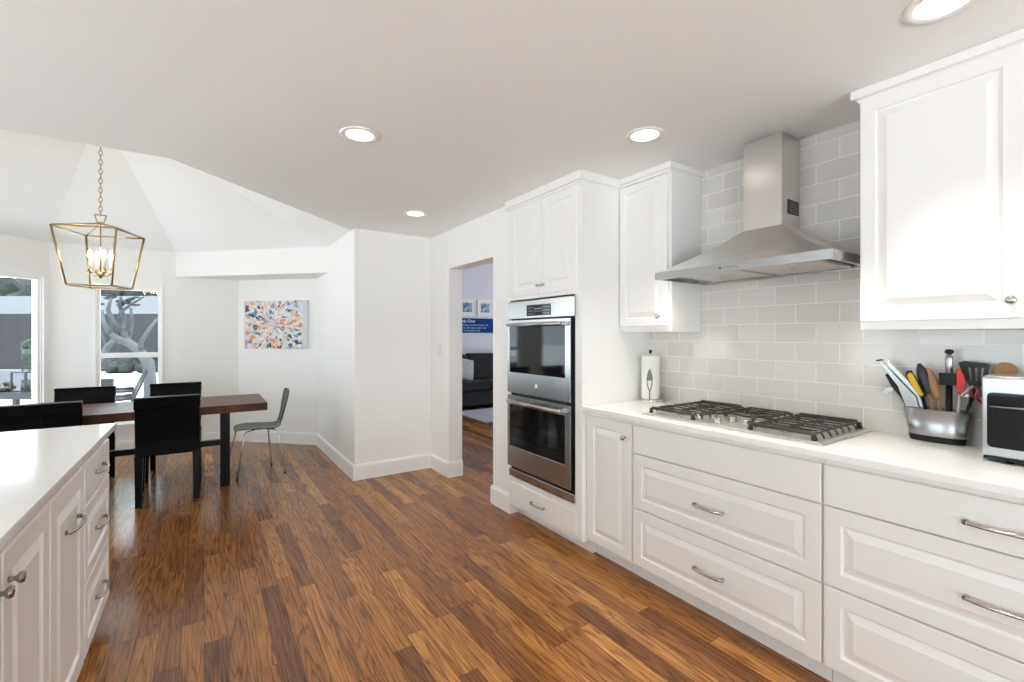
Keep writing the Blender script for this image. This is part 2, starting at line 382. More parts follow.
def copy_tree(o, parent=None):
    c = o.copy(); COL.objects.link(c)
    if parent is not None: c.parent = parent; c.matrix_parent_inverse = o.matrix_parent_inverse.copy()
    for ch in list(o.children): copy_tree(ch, c)
    return c

# ------------------------------------------------------------------ room dimensions
H = 2.337; XW = 2.514; XR = 1.922; XS = 1.157
OCT = [(1.157,4.44),(1.157,5.384),(-0.28,6.8),(-1.37,6.8),(-2.71,5.40),(-2.71,4.44),(-1.40,3.21),(-0.16,3.21)]
APEX = (-0.70, 4.91, 3.16)
XL, YB = -3.7, -3.3      # left and rear walls of the kitchen, out of view

# floor
pts = [(XL,YB),(XW+.1,YB),(XW+.1,2.9),(7.0,2.9),(7.0,8.3),(XR+.14,8.3),(XR+.14,4.45),(1.26,4.45),(1.26,6.1),(.46,6.9),(-1.40,6.9),(-2.8,5.45),(-2.8,4.45),(XL,4.45)]
struct(MB().prism(pts, -0.08, 0.0).build('floor', 'floor'))

# ceiling: flat kitchen ceiling with an eight-sided opening, and the shallow faceted vault over the dining bay
def ceiling():
    bm = bmesh.new()
    outer = [(XL,YB),(XW+.1,YB),(XW+.1,2.9),(XR+.2,2.9),(XR+.2,4.45),(1.26,4.45),(1.157,4.40)]
    # flat part around the opening: right/front polygon, then left polygon
    def face(ps, z=H): return bm.faces.new([bm.verts.new((p[0],p[1],z)) for p in ps])
    face([(-0.785,YB),(XW+.1,YB),(XW+.1,2.9),(XR+.2,2.9),(XR+.2,4.46),(1.157,4.46),OCT[0],OCT[7],(-0.785,3.21)])
    face([(XL,YB),(-0.785,YB),(-0.785,3.21),OCT[6],OCT[5],(-2.71,4.46),(XL,4.46)])
    for i in range(8):
        a, b = OCT[i], OCT[(i+1) % 8]
        if i == 6: # front edge is split by the flat polygons
            for p, q in ((a, (-0.785,3.21)), ((-0.785,3.21), b)):
                bm.faces.new([bm.verts.new((*p,H)), bm.verts.new((*q,H)), bm.verts.new(APEX)])
        else:
            bm.faces.new([bm.verts.new((*a,H)), bm.verts.new((*b,H)), bm.verts.new(APEX)])
    bmesh.ops.remove_doubles(bm, verts=bm.verts, dist=1e-5)
    bmesh.ops.recalc_face_normals(bm, faces=bm.faces)
    r = bmesh.ops.extrude_face_region(bm, geom=bm.faces[:])
    for v in r['geom']:
        if isinstance(v, bmesh.types.BMVert): v.co.z += 0.14
    bmesh.ops.recalc_face_normals(bm, faces=bm.faces)
    me = bpy.data.meshes.new('ceiling'); bm.to_mesh(me); bm.free()
    o = bpy.data.objects.new('ceiling', me); COL.objects.link(o); me.materials.append(M['ceil']); struct(o)
ceiling()

def wall_boxes(mb, p0, p1, z0, z1, t, openings=()):
    """wall along p0->p1, thickness t to the RIGHT of the direction, with openings (s0,s1,za,zb)."""
    a = Vector((p0[0],p0[1],0)); b = Vector((p1[0],p1[1],0)); L = (b-a).length; d = (b-a)/L; nrm = Vector((d.y,-d.x,0))
    def piece(s0, s1, za, zb):
        if s1-s0 < 1e-4 or zb-za < 1e-4: return
        q = [a+d*s0, a+d*s0+nrm*t, a+d*s1+nrm*t, a+d*s1]
        mb.hexa([(v.x,v.y,za) for v in q], [(v.x,v.y,zb) for v in q])
    s = 0
    for (s0,s1,za,zb) in sorted(openings):
        piece(s, s0, z0, z1); piece(s0, s1, z0, za); piece(s0, s1, zb, z1); s = s1
    piece(s, L, z0, z1)
    return mb
def wall(name, p0, p1, z0=0.0, z1=H, t=0.12, openings=(), m='wall'):
    return struct(wall_boxes(MB(), p0, p1, z0, z1, t, openings).build(name, m))
def base(name, segs, h=0.142, t=0.016):
    mb = MB()
    for p0, p1 in segs:       # board stands to the LEFT of the direction, i.e. inside
        a = Vector((p0[0],p0[1],0)); b = Vector((p1[0],p1[1],0)); d = (b-a).normalized(); n = Vector((-d.y,d.x,0))
        for (k0,k1,za,zb) in ((0,t,0.0,h-0.012),(0,t*0.55,h-0.012,h)):
            q = [a+n*k0, b+n*k0, b+n*k1, a+n*k1]
            mb.hexa([(v.x,v.y,za) for v in q], [(v.x,v.y,zb) for v in q])
    return struct(mb.build(name, 'trim', bevel=0.0015))
# walls: directions chosen so the inside lies on the left
wall('wall_right', (XW,2.871), (XW,YB), m='tile')          # direction -Y: right side is -X ... flipped below
bpy.data.objects.remove(bpy.data.objects['wall_right'])
wall('wall_right', (XW,YB), (XW,2.871), m='tile')
# stub beside the tall cabinet with the opening to the living room
mb = MB(); mb.box(XR, XW+.12, 2.871, 3.131, 0, H); mb.box(XR, XR+.141, 3.131, 3.932, 1.974, H); mb.box(XR, XR+.141, 3.932, 4.46, 0, H)
struct(mb.build('wall_doorway', 'wall'))
mb = MB(); mb.box(XS, XR, 4.34, 4.46, 0, H); mb.box(XS, XS+.12, 4.46, 6.06, 0, H+.1)
struct(mb.build('wall_corner', 'wall', bevel=0.004))
wall('wall_painting', (XS,6.01), (0.365,6.8), z1=H+.1)
W1 = (-1.0, -0.42)     # casing of the window in the back wall
wall('wall_back', (0.365,6.8), (-1.37,6.8), z1=H+.02, openings=[(0.365+0.418,0.365+0.998,0.34,1.925)])
dgl = math.hypot(1.34,1.40)
wall('wall_back_left', (-1.37,6.8), (-2.71,5.40), z1=H+.02, openings=[(0.062,1.65,0.34,1.96)])
wall('wall_bay_left', (-2.71,5.40), (-2.71,4.34), z1=H, openings=[(.25,.80,.9,1.9)])
wall('wall_left_return', (-2.71,4.34), (XL,4.34), openings=())
wall('wall_left', (XL,4.34), (XL,YB), openings=[(1.2,4.2,0.08,2.15),(5.4,7.4,0.08,2.15)])
wall('wall_rear', (XL,YB), (XW,YB), openings=[(.2,6.0,0.08,2.15)])
# living room shell
struct(wall_boxes(MB(), (7.0,8.3), (XR+.141,8.3), 0, 2.95, .12).build('wall_living_back', 'lwall'))
struct(wall_boxes(MB(), (XR+.141,8.3), (XR+.141,4.46), 0, 2.95, .12).build('wall_living_left', 'lwall'))
struct(wall_boxes(MB(), (7.0,2.9), (7.0,8.3), 0, 2.95, .12, [(1.0,4.3,0.4,2.3)]).build('wall_living_right', 'lwall'))
struct(wall_boxes(MB(), (XW+.12,2.9), (7.0,2.9), 0, 2.95, .12).build('wall_living_front', 'lwall'))
struct(MB().box(XR+.12,XW+.12,2.80,2.90,H+.142,2.95).build('wall_living_sun_infill', 'lwall'))  # unseen wall piece added to close the gap where sun leaked in
struct(MB().prism([(XR+.1,2.78),(7.13,2.78),(7.13,8.42),(XR+.1,8.42)], 2.95, 3.05).build('ceiling_living', 'ceil'))
struct(MB().box(XR+.02,XR+.141,2.80,4.46,H+.142,2.95).build('wall_living_header', 'lwall'))

# soffit over the painting niche
o = MB().prism([(1.157,5.384),(1.157,6.02),(0.372,6.8),(-0.28,6.8)], 2.046, 2.46).build('trim_1', 'wall'); struct(o)
# baseboards
base('baseboard_corner', [((XR,4.34),(XS-.016,4.34))])
base('baseboard_bay', [((XS,4.34),(XS,6.01)), ((XS,6.01),(0.365,6.8)), ((0.365,6.8),(-1.37,6.8)), ((-1.37,6.8),(-2.71,5.4))])
base('baseboard_doorway', [((XR,3.932-.016),(XR,4.34)), ((XR+.141,3.932),(XR,3.932))])
base('baseboard_stub', [((XR,2.871),(XR,3.131+.016)), ((XR,3.131),(XR+.141,3.131))])
base('baseboard_living', [((7.0,8.3),(XR+.141,8.3))])
# reversed boards came out on the wrong side for directions that keep the room on the right: rebuild those simply
for n in ('baseboard_corner','baseboard_doorway','baseboard_stub','baseboard_bay','baseboard_living'): bpy.data.objects.remove(bpy.data.objects[n])
def bb(name, boxes, diag=()):
    mb = MB()
    for x0,x1,y0,y1,sx,sy in boxes:
        mb.box(x0,x1,y0,y1,0,.130)
        mb.box(x0+(.006 if sx<0 else 0), x1-(.006 if sx>0 else 0), y0+(.006 if sy<0 else 0), y1-(.006 if sy>0 else 0), .130,.142)
    for a,b,n in diag:
        a=Vector((*a,0)); b=Vector((*b,0)); n=Vector((*n,0)).normalized()
        for k,za,zb in ((.016,0,.130),(.010,.130,.142)):
            q=[a,b,b+n*k,a+n*k]; mb.hexa([(v.x,v.y,za) for v in q],[(v.x,v.y,zb) for v in q])
    return struct(mb.build(name,'trim'))
bb('baseboard_corner', [(XS-.016,XR,4.324,4.34,0,-1)])
bb('baseboard_bay', [(XS-.016,XS,4.34,6.01,-1,0),(-1.37,.365,6.784,6.8,0,-1)], [((XS,6.01),(.365,6.8),(-1,-1)),((-1.37,6.8),(-2.71,5.4),(1,-1))])
bb('baseboard_doorway', [(XR-.016,XR,3.916,4.324,-1,0),(XR,XR+.141,3.916,3.932,0,-1)])
bb('baseboard_stub', [(XR-.016,XR,2.871,3.147,-1,0),(XR,XR+.141,3.131,3.147,0,1)])
bb('baseboard_living', [(XR+.141,7.0,8.284,8.3,0,-1)])

# ------------------------------------------------------------------ windows
def window(n, origin, d, inward, w, z0, z1, rail=None, sill=True, casing=0.045, t=0.038, jamb=0.012, rec=-.045, head=0.0):
    """frame centred in an opening of width w starting at origin along d (2D unit vectors)"""
    ox, oy = origin
    T = Matrix(((d[0], inward[0], 0, ox), (d[1], inward[1], 0, oy), (0,0,1,0), (0,0,0,1)))   # local x along, y inward, z up
    root = MB(); root.T = T
    c = casing
    # casing on the room side plus jamb liner
    for x0,x1,za,zb in ((-c,0,z0,z1+c),(w,w+c,z0,z1+c),(0,w,z1,z1+c)): root.box(x0,x1,0,.018,za,zb)
    for x0,x1,za,zb in ((0,.012,z0,z1),(w-.012,w,z0,z1),(.012,w-.012,z1-.012,z1),(.012,w-.012,z0,z0+.012)): root.box(x0,x1,-.12,-.0005,za,zb)
    fr = struct(root.build('window_%d' % n, 'trim'))
    s = MB(); s.T = T
    for x0,x1,za,zb in ((.012,.012+t,z0+.012,z1-.012),(w-.012-t,w-.012,z0+.012,z1-.012),(.012+t,w-.012-t,z1-.012-t-head,z1-.012),(.012+t,w-.012-t,z0+.012,z0+.012+t+.01)): s.box(x0,x1,rec-.04,rec,za,zb)
    if rail: s.box(.012+t,w-.012-t,rec-.045,rec+.008,rail[0],rail[1])
    s.build('window_sash', 'trim', fr)
    g_ = MB(); g_.T = T; g_.box(.012+t/2,w-.012-t/2,rec-.022,rec-.018,z0+.03,z1-.03); g_.build('window_pane', 'pane', fr)
    if sill:
        q = MB(); q.T = T; q.box(-c-.02,w+c+.02,-.02,.045,z0-.025,z0); q.box(-c,w+c,0,.016,z0-.10,z0-.025); q.build('window_sill', 'trim', fr)
    return fr
window(1, (-0.998,6.8), (1,0), (0,-1), 0.58, 0.34, 1.925, rail=(1.09,1.145), casing=.014, t=.022, rec=-.015, head=.03)
dx, dy = 1.34/dgl, 1.40/dgl
o2 = (-1.37-dx*1.65, 6.8-dy*1.65)
window(2, o2, (dx,dy), (dy,-dx), 1.588, 0.34, 1.96, casing=.018, t=.022, rec=-.015)
window(3, (XL,3.14), (0,-1), (1,0), 3.0, 0.08, 2.15, sill=False)  # invented window, out of view, lets daylight in from the left
window(4, (XL,-1.06), (0,-1), (1,0), 2.0, 0.08, 2.15, sill=False)  # second invented left window, unseen, added for daylight
window(6, (-2.71,5.15), (0,-1), (1,0), .55, .9, 1.9)  # unseen window added to brighten the dining bay
window(5, (XL+.2,YB), (1,0), (0,1), 5.8, 0.08, 2.15, sill=False)  # invented rear glazing, out of view, to fill the kitchen with daylight

# ------------------------------------------------------------------ cabinet helpers
def mapper(kind, face):
    # a along the wall, b up, c outwards from the face
    if kind == 'L': return lambda a,b,c: (face - c, a, b)     # faces -X (kitchen run on the right)
    if kind == 'R': return lambda a,b,c: (face + c, a, b)     # faces +X (island)
def panel(mp, a0, a1, b0, b1, rail=0.055, th=0.019, raised=True):
    mb = MB(); rings = [(0,-th),(0,-.003),(.003,0)]
    if raised: rings += [(rail,0),(rail+.004,-.008),(rail+.010,-.0095),(rail+.036,-.001),(rail+.038,0.0)]
    vs = []
    for i, c in rings:
        for a, b in ((a0+i,b0+i),(a1-i,b0+i),(a1-i,b1-i),(a0+i,b1-i)): vs.append(mp(a,b,c))
    fs = [(0,1,2,3)]
    for k in range(len(rings)-1):
        for j in range(4): fs.append((k*4+j, k*4+(j+1)%4, (k+1)*4+(j+1)%4, (k+1)*4+j))
    k = len(rings)-1; fs.append((k*4,k*4+1,k*4+2,k*4+3))
    mb.add(vs, fs); return mb
def front(name, mp, a0,a1,b0,b1, parent, m='cab', **k):
    return panel(mp,a0,a1,b0,b1,**k).build(name, m, parent)
def pull(mp, a, b, parent, L=0.14, m='nickel', r=0.0052, out=0.030):
    mb = MB(); path = []
    for i in range(13):
        t = i/12; s_ = (t-0.5)*L
        path.append(mp(a+s_, b, 0.012 + (out-0.012)*math.sin(math.pi*t)**0.55))
    rr = [r*(1.35-0.35*math.sin(math.pi*i/12)) for i in range(13)]
    mb.tube(path, rr, 8)
    for sg in (-1,1):
        mb.tube([mp(a+sg*L/2, b, 0), mp(a+sg*L/2, b, 0.016)], r*1.5, 8)
    return mb.build('handle', m, parent)
def knob(mp, a, b, parent, m='nickel', s=1.0):
    mb = MB()
    p0 = Vector(mp(a,b,0)); d = Vector(mp(a,b,1)) - p0
    n = 16; prof = [(0.008,0),(0.0055,0.004),(0.0055,0.012),(0.012,0.017),(0.0145,0.022),(0.012,0.027),(0.0,0.0295)]
    mb.lathe([(r*s, (h*s if d.x > 0 else -h*s)) for r,h in prof], tuple(p0), 'x', n)
    return mb.build('knob', m, parent)

# ------------------------------------------------------------------ right-hand run
XC = 1.899; XB = 1.930; XK = 2.017
mpB = mapper('L', XB)
def base_unit(label, y0, y1, end_low=False):
    e = thing('base_cabinet', label, 'cabinet', (XB+.02,(y0+y1)/2,0))
    mb = MB(); mb.box(XB+.021,XW-.002,y0,y1,.10,.882); mb.build('body','cab',e)
    MB().box(XK,XW-.01,y0,y1,0,.10).build('toe_kick','cab',e)
    return e
e = base_unit('white base cabinet with a single narrow raised-panel door, beside the oven tower', 1.703, 2.064)
d_ = front('door', mpB, 1.709, 2.058, .105, .858, e); knob(mpB, 1.753, .779, d_)
e = base_unit('white drawer base cabinet under the gas cooktop, two wide drawers with pulls', .781, 1.701)
front('drawer_front', mpB, .785, 1.697, .708, .858, e, raised=False)
d_ = front('drawer', mpB, .785, 1.697, .411, .703, e); pull(mpB, 1.247, .545, d_)
d_ = front('drawer', mpB, .785, 1.697, .105, .406, e); pull(mpB, 1.247, .246, d_)
e = base_unit('white three-drawer base cabinet under the toaster oven at the right edge', -.141, .779)
d_ = front('drawer', mpB, -.137, .775, .708, .858, e, raised=False); pull(mpB, .318, .775, d_)
d_ = front('drawer', mpB, -.137, .775, .411, .703, e); pull(mpB, .318, .546, d_)
d_ = front('drawer', mpB, -.137, .775, .105, .406, e); pull(mpB, .318, .246, d_)
e = base_unit('white base cabinet beyond the right edge of the photo', -1.06, -.143)
front('door', mpB, -.60, -.147, .105, .858, e); front('door', mpB, -1.056, -.605, .105, .858, e)
ct = MB().box(XC,XW-.001,-1.08,2.063,.884,.914).build('countertop','quartz',bevel=.003)
tag(ct,'long white quartz countertop on the base cabinets along the tiled wall','countertop')

# oven tower
XT = 1.897
mpT = mapper('L', XT-.004)
e = thing('oven_cabinet','tall white cabinet tower that houses the double wall oven','cabinet',(XT,2.467,0))
mb = MB()
mb.box(XT,XW-.002,2.064,2.084,.088,2.30); mb.box(XT,XW-.002,2.851,2.870,.088,2.30)
mb.box(XT,XW-.002,2.084,2.851,1.60,2.30); mb.box(XT,XW-.002,2.084,2.851,.088,.30)
mb.box(2.35,XW-.002,2.084,2.851,.30,1.60)
mb.box(XT,XT+.02,2.084,2.124,.30,1.60); mb.box(XT,XT+.02,2.846,2.851,.30,1.60)
mb.build('body','cab',e)
MB().box(XT+.09,XW-.01,2.068,2.868,0,.088).build('toe_kick','cab',e)
def crown(y0,y1,xf,z0,parent,wallx=XW-.002,ends=(1,1)):
    mb=MB(); k=.022
    a,b = (y0-(k if ends[0] else 0), y1+(k if ends[1] else 0))
    pr=[(0,z0),(.006,z0+.012),(k,z0+.016),(k,H-.002)]
    for i in range(3):
        o0,za=pr[i]; o1,zb=pr[i+1]
        def q(o,z): return [(xf-o,y0-(o if ends[0] else 0),z),(wallx,y0-(o if ends[0] else 0),z),(wallx,y1+(o if ends[1] else 0),z),(xf-o,y1+(o if ends[1] else 0),z)]
        mb.hexa(q(o0,za),q(o1,zb))
    return mb.build('crown_moulding','cab',parent)
crown(2.064,2.870,XT-.012,2.268,e,ends=(1,0))
d_=front('door',mpT,2.108,2.462,1.625,2.262,e,rail=.05); knob(mpT,2.437,1.685,d_,s=.85)
d_=front('door',mpT,2.467,2.830,1.625,2.262,e,rail=.05); knob(mpT,2.492,1.685,d_,s=.85)
d_=front('drawer',mpT,2.114,2.832,.112,.262,e,raised=False); pull(mpT,2.50,.182,d_,L=.14,m='dnickel')

# double wall oven
XO = 1.882
mpO = mapper('L', XO)
e = thing('double_wall_oven','stainless steel double wall oven with two dark glass doors','oven',(XO,2.49,.30))
MB().box(XO+.024,2.34,2.126,2.844,.312,1.575).build('oven_body','black',e)
mb=MB(); mb.box(XO,XO+.023,2.118,2.859,1.462,1.587); cp=mb.build('control_panel','steelv',e,bevel=.003)
mb=MB(); mb.box(XO-.0015,XO+.001,2.345,2.615,1.478,1.553); dp=mb.build('display','glassblk',cp)
mb=MB()
for i in range(12):
    y=2.362+i*.0205
    if 4<=i<=7:
        mb.box(XO-.0022,XO-.0014,y,y+.014,1.522,1.530); mb.box(XO-.0022,XO-.0014,y,y+.010,1.506,1.511)
    else:
        for z in (1.490,1.510,1.532): mb.box(XO-.0022,XO-.0014,y,y+.008,z,z+.004)
mb.build('display_print','gloss',dp)
def oven_door(z0,z1,gz0,gz1,hz,lab):
    mb=MB(); y0,y1=2.150,2.856
    f=XO-.004
    gy0,gy1=2.200,2.830
    mb.box(f,XO+.020,y0,gy0,z0,z1); mb.box(f,XO+.020,gy1,y1,z0,z1); mb.box(f,XO+.020,gy0,gy1,z0,gz0); mb.box(f,XO+.020,gy0,gy1,gz1,z1)
    d=mb.build('oven_door','steelv',e,bevel=.0015); 
    MB().box(f+.003,XO+.018,gy0,gy1,gz0,gz1).build('door_glass','glassblk',d)
    mb=MB(); mb.tube([(f-.040,y0+.045,hz),(f-.046,(y0+y1)/2,hz),(f-.040,y1-.060,hz)],.0135,12)
    for y in (y0+.06,y1-.08): mb.box(f-.040,f,y-.012,y+.012,hz-.010,hz+.010)
    mb.build('handle','steel',d)
    return d
d1=oven_door(.925,1.452,1.074,1.412,1.418,'')
d2=oven_door(.384,.905,.530,.838,.868,'')
mb=MB(); mb.lathe([(.018,0),(.018,-.002),(.014,-.003),(0,-.003)],(XO-.004,2.50,.992),'x',24); em=mb.build('badge','chrome',d1)
mb=MB(); mb.lathe([(.0125,0),(.0125,-.0008),(0,-.0008)],(XO-.007,2.50,.992),'x',24); mb.build('badge_face','gloss',em)
mb=MB(); mb.box(XO+.004,XO+.023,2.125,2.845,.308,.362); mb.build('vent_trim','steelv',e,bevel=.002)

# upper cabinets
XU = 2.214; mpU = mapper('L', XU)
def upper(label,y0,y1,ends):
    e=thing('upper_cabinet',label,'cabinet',(XU,(y0+y1)/2,1.365))
    MB().box(XU+.020,XW-.002,y0,y1,1.365,2.30).build('body','cab',e)
    crown(y0,y1,XU+.004,2.286,e,ends=ends)
    return e
e=upper('white single-door upper cabinet between the oven tower and the range hood',1.676,2.062,(1,0))
d_=front('door',mpU,1.694,2.058,1.398,2.28,e,rail=.048); knob(mpU,1.752,1.455,d_,s=.9)
e=upper('large white upper cabinet to the right of the range hood',-.16,.762,(0,1))
d_=front('door',mpU,.306,.758,1.398,2.29,e,rail=.050); knob(mpU,.335,1.458,d_)
d_=front('door',mpU,-.156,.300,1.398,2.29,e,rail=.050); knob(mpU,.270,1.458,d_)

# range hood
e=thing('range_hood','stainless steel pyramid chimney range hood above the cooktop','range hood',(2.3,1.213,1.645))
hx0,hy0,hy1=2.045,.790,1.642; hb=XW-.002
cx,cy0,cy1=2.330,1.117,1.308
mb=MB(); prof=[(0,1.684),(.25,1.722),(.5,1.768),(.75,1.822),(1,1.884)]
for i in range(4):
    def q(t,z): return [(hx0+(cx-hx0)*t,hy0+(cy0-hy0)*t,z),(hb,hy0+(cy0-hy0)*t,z),(hb,hy1+(cy1-hy1)*t,z),(hx0+(cx-hx0)*t,hy1+(cy1-hy1)*t,z)]
    mb.hexa(q(*prof[i]),q(*prof[i+1]))
mb.build('canopy','hood',e)
mb=MB()
mb.box(hx0,hx0+.02,hy0,hy1,1.645,1.684); mb.box(hx0+.02,hb,hy0,hy0+.015,1.645,1.684); mb.box(hx0+.02,hb,hy1-.015,hy1,1.645,1.684); mb.box(hb-.02,hb,hy0+.015,hy1-.015,1.645,1.684)
mb.box(hx0+.02,hb-.02,hy0+.015,hy1-.015,1.668,1.676)
rim=mb.build('canopy_rim','steel',e)
MB().box(cx,hb,cy0,cy1,1.882,H-.003).build('chimney','hood',e,bevel=.001)
mb=MB(); mb.box(2.385,2.498,cy0-.002,cy0+.002,1.945,2.015)
vt=mb.build('vent_grille','black',e)
mb=MB()
for k in range(5): mb.box(2.40,2.49,cy0-.004,cy0-.0015,1.953+k*.012,1.957+k*.012)
mb.build('vent_louvre','dnickel',vt)
for y0,y1 in ((.88,1.20),(1.23,1.55)):
    mb=MB(); mb.box(hx0+.055,hb-.04,y0,y1,1.655,1.667); mb.box((hx0+hb)/2-.02,(hx0+hb)/2+.03,(y0+y1)/2-.004,(y0+y1)/2+.004,1.648,1.656); mb.build('grease_filter','filter',e,bevel=.003)
for y in (.845,1.59):
    mb=MB(); mb.lathe([(.026,1.6675),(.026,1.660),(.020,1.657),(0,1.657)],(hx0+.06,y,0),'z',20); mb.build('hood_lamp','hoodlamp',e)
mb=MB(); mb.lathe([(.0045,0),(.0045,-.002),(0,-.002)],(hx0,1.262,1.664),'x',12); mb.build('power_button','black',e)
for k in range(5):
    mb=MB(); mb.lathe([(.0032,0),(.0032,-.0025),(0,-.0025)],(hx0,1.245-k*.0155,1.664),'x',12); mb.build('control_button','dnickel',e)

# gas cooktop
e=thing('gas_cooktop','stainless gas cooktop with black cast iron grates and five knobs','cooktop',(2.225,1.24,.914))
mb=MB(); mb.box(1.977,2.474,.797,1.683,.9142,.922); mb.build('cooktop_plate','plate',e,bevel=.003)
mb=MB(); mb.box(1.995,2.456,.815,1.665,.9215,.9245); mb.build('burner_tray','plate',e,bevel=.001)
def grate(y0,y1,x0=2.010,x1=2.450,notch=False):
    mb=MB(); zt=.953; n=8
    for i in range(n):
        x=x0+(x1-x0)*i/(n-1)
        if notch and x<2.22: continue
        path=[(x,y0,.926),(x,y0+.006,zt-.012),(x,y0+.022,zt),(x,y1-.022,zt),(x,y1-.006,zt-.012),(x,y1,.926)]
        mb.tube(path,.0042,6)
    if notch:
        for p in ([(2.225,y0+.02,zt),(2.19,y0+.07,zt),(2.175,(y0+y1)/2,zt),(2.19,y1-.07,zt),(2.225,y1-.02,zt)],):
            mb.tube(p,.007,8)
        mb.tube([(x0+.035,y0-.004,zt-.006),(2.11,y0+.015,zt),(2.19,y0+.07,zt)],.006,8); mb.tube([(x0+.035,y1+.004,zt-.006),(2.11,y1-.015,zt),(2.19,y1-.07,zt)],.006,8)
        xs=(2.24,2.34,x1)
    else:
        xs=(x0,x0+(x1-x0)/3,x0+2*(x1-x0)/3,x1)
        for x in (x0,x1): mb.tube([(x,y0+.02,zt-.001),(x,y1-.02,zt-.001)],.009,8)
    for y in (y0+.022,(y0+y1)/2,y1-.022):
        mb.tube([((x0 if not notch else 2.23),y,zt-.004),(x1,y,zt-.004)],.0065,8)
    for x in (xs[0],x1):
        for y in (y0+.012,y1-.012): mb.lathe([(.010,.9245),(.009,.945),(.011,zt-.002)],(x,y,0),'z',8)
    return mb.build('grate','iron',e)
grate(.830,1.108); grate(1.118,1.362,notch=True); grate(1.372,1.650)
for (x,y,r) in ((2.12,.968,.040),(2.34,.968,.034),(2.33,1.24,.050),(2.12,1.51,.034),(2.34,1.51,.040)):
    mb=MB(); mb.lathe([(r*1.25,.9245),(r*1.2,.932),(r*.9,.934),(r*.9,.940),(0,.9405)],(x,y,0),'z',28); bn=mb.build('burner','steel',e)
    mb=MB(); mb.lathe([(r*.78,.9405),(r*.8,.945),(r*.6,.9475),(0,.948)],(x,y,0),'z',28); mb.build('burner_cap','iron',bn)
for (x,y) in ((2.06,1.385),(2.125,1.345),(2.045,1.275),(2.125,1.245),(2.10,1.165)):
    mb=MB(); mb.lathe([(.021,.9245),(.021,.929),(.017,.931),(.0165,.947),(.014,.950),(0,.950)],(x,y,0),'z',20)
    mb.box(x-.004,x+.004,y-.017,y+.017,.948,.957); mb.build('control_knob','nickel',e,bevel=.001)

# paper towel holder and roll
px,py=2.415,1.975
e=thing('paper_towel_holder','chrome upright paper towel holder standing in the counter corner','paper towel holder',(px,py,.914))
mb=MB(); mb.lathe([(.078,.9142),(.079,.920),(.075,.928),(.066,.932),(0,.932)],(px,py,0),'z',36); mb.build('base','chrome',e)
mb=MB(); mb.lathe([(.006,.931),(.006,1.228),(.004,1.230)],(px,py,0),'z',12); mb.build('pole','chrome',e)
mb=MB(); mb.lathe([(.005,1.226),(.011,1.232),(.007,1.238),(.013,1.246),(.0,1.249)],(px,py,0),'z',14); mb.build('finial','black',e)
ax,ay=px-.068,py-.045     # retaining arm in front of the roll
mb=MB()
dirv=Vector((-.83,-.56,0)).normalized(); side=Vector((-dirv.y,dirv.x,0)); c0=Vector((px,py,0))+dirv*.063
def leafp(t,wd,z): return c0+side*wd*math.sin(math.pi*t)+Vector((0,0,z))
z0,z1=.985,1.125
for sg in (-1,1):
    mb.tube([c0+side*sg*.016*math.sin(math.pi*(i/12))**.8+Vector((0,0,z0+(z1-z0)*i/12)) for i in range(13)],.0028,8)
mb.grid(lambda u,v: tuple(c0+side*(.0155*(2*v-1)*math.sin(math.pi*(.45+.55*u))**.8)+Vector((0,0,z0+(z1-z0)*(.5+.5*u)))),10,5)
mb.tube([c0+dirv*.010+Vector((0,0,.930)),c0+dirv*.004+Vector((0,0,.96)),c0+Vector((0,0,z0+.01))],.0035,8)
mb.build('retaining_arm','armgrey',e)
mb=MB(); mb.lathe([(.018,.933),(.0565,.933),(.0575,.936),(.0575,1.209),(.0565,1.212),(.018,1.212),(.018,.933)],(px,py,0),'z',40); o=mb.build('paper_towel_roll','paper')
tag(o,'white paper towel roll on the chrome holder','paper towels')

# toaster oven
tx,ty0,ty1=2.205,-.02,.405
e=thing('toaster_oven','stainless toaster oven with black glass door at the right edge of the counter','toaster oven',(2.34,.19,.914))
mb=MB(); mb.box(tx+.012,2.485,ty0,ty1,.932,1.205); mb.build('housing','steel',e,bevel=.006,seg=3)
mb=MB(); mb.box(tx,tx+.012,ty0,ty1,.935,1.200); fp=mb.build('front_panel','steelv',e,bevel=.004,seg=3)
def rrect(y0,y1,z0,z1,r,n=6):
    pts=[]
    for cx_,cz_,a0 in ((y1-r,z1-r,0),(y0+r,z1-r,90),(y0+r,z0+r,180),(y1-r,z0+r,270)):
        for k in range(n+1): a=R(a0+90*k/n); pts.append((cx_+r*math.cos(a),cz_+r*math.sin(a)))
    return pts
mb=MB(); mb.plate(rrect(ty0+.09,ty1-.014,.966,1.150,.014),'x',tx-.004,tx+.002); dr=mb.build('glass_door','glassblk',e)
mb=MB(); mb.tube([(tx-.010,ty0+.10,1.104),(tx-.010,ty1-.022,1.104)],.004,8); mb.build('handle','dnickel',dr)
mb=MB(); mb.box(tx+.004,2.48,ty0+.004,ty1-.004,.924,.934)
mb.build('base_trim','black',e)
for x in (tx+.04,2.45):
    for y in (ty0+.04,ty1-.06): MB().lathe([(.012,.9142),(.014,.926)],(x,y,0),'z',12).build('foot','black',e)
for z in (1.13,1.06,.99):
    mb=MB(); mb.lathe([(.017,0),(.017,-.014),(.014,-.017),(0,-.017)],(tx,ty0+.045,z),'x',16); mb.build('knob','chrome',e)

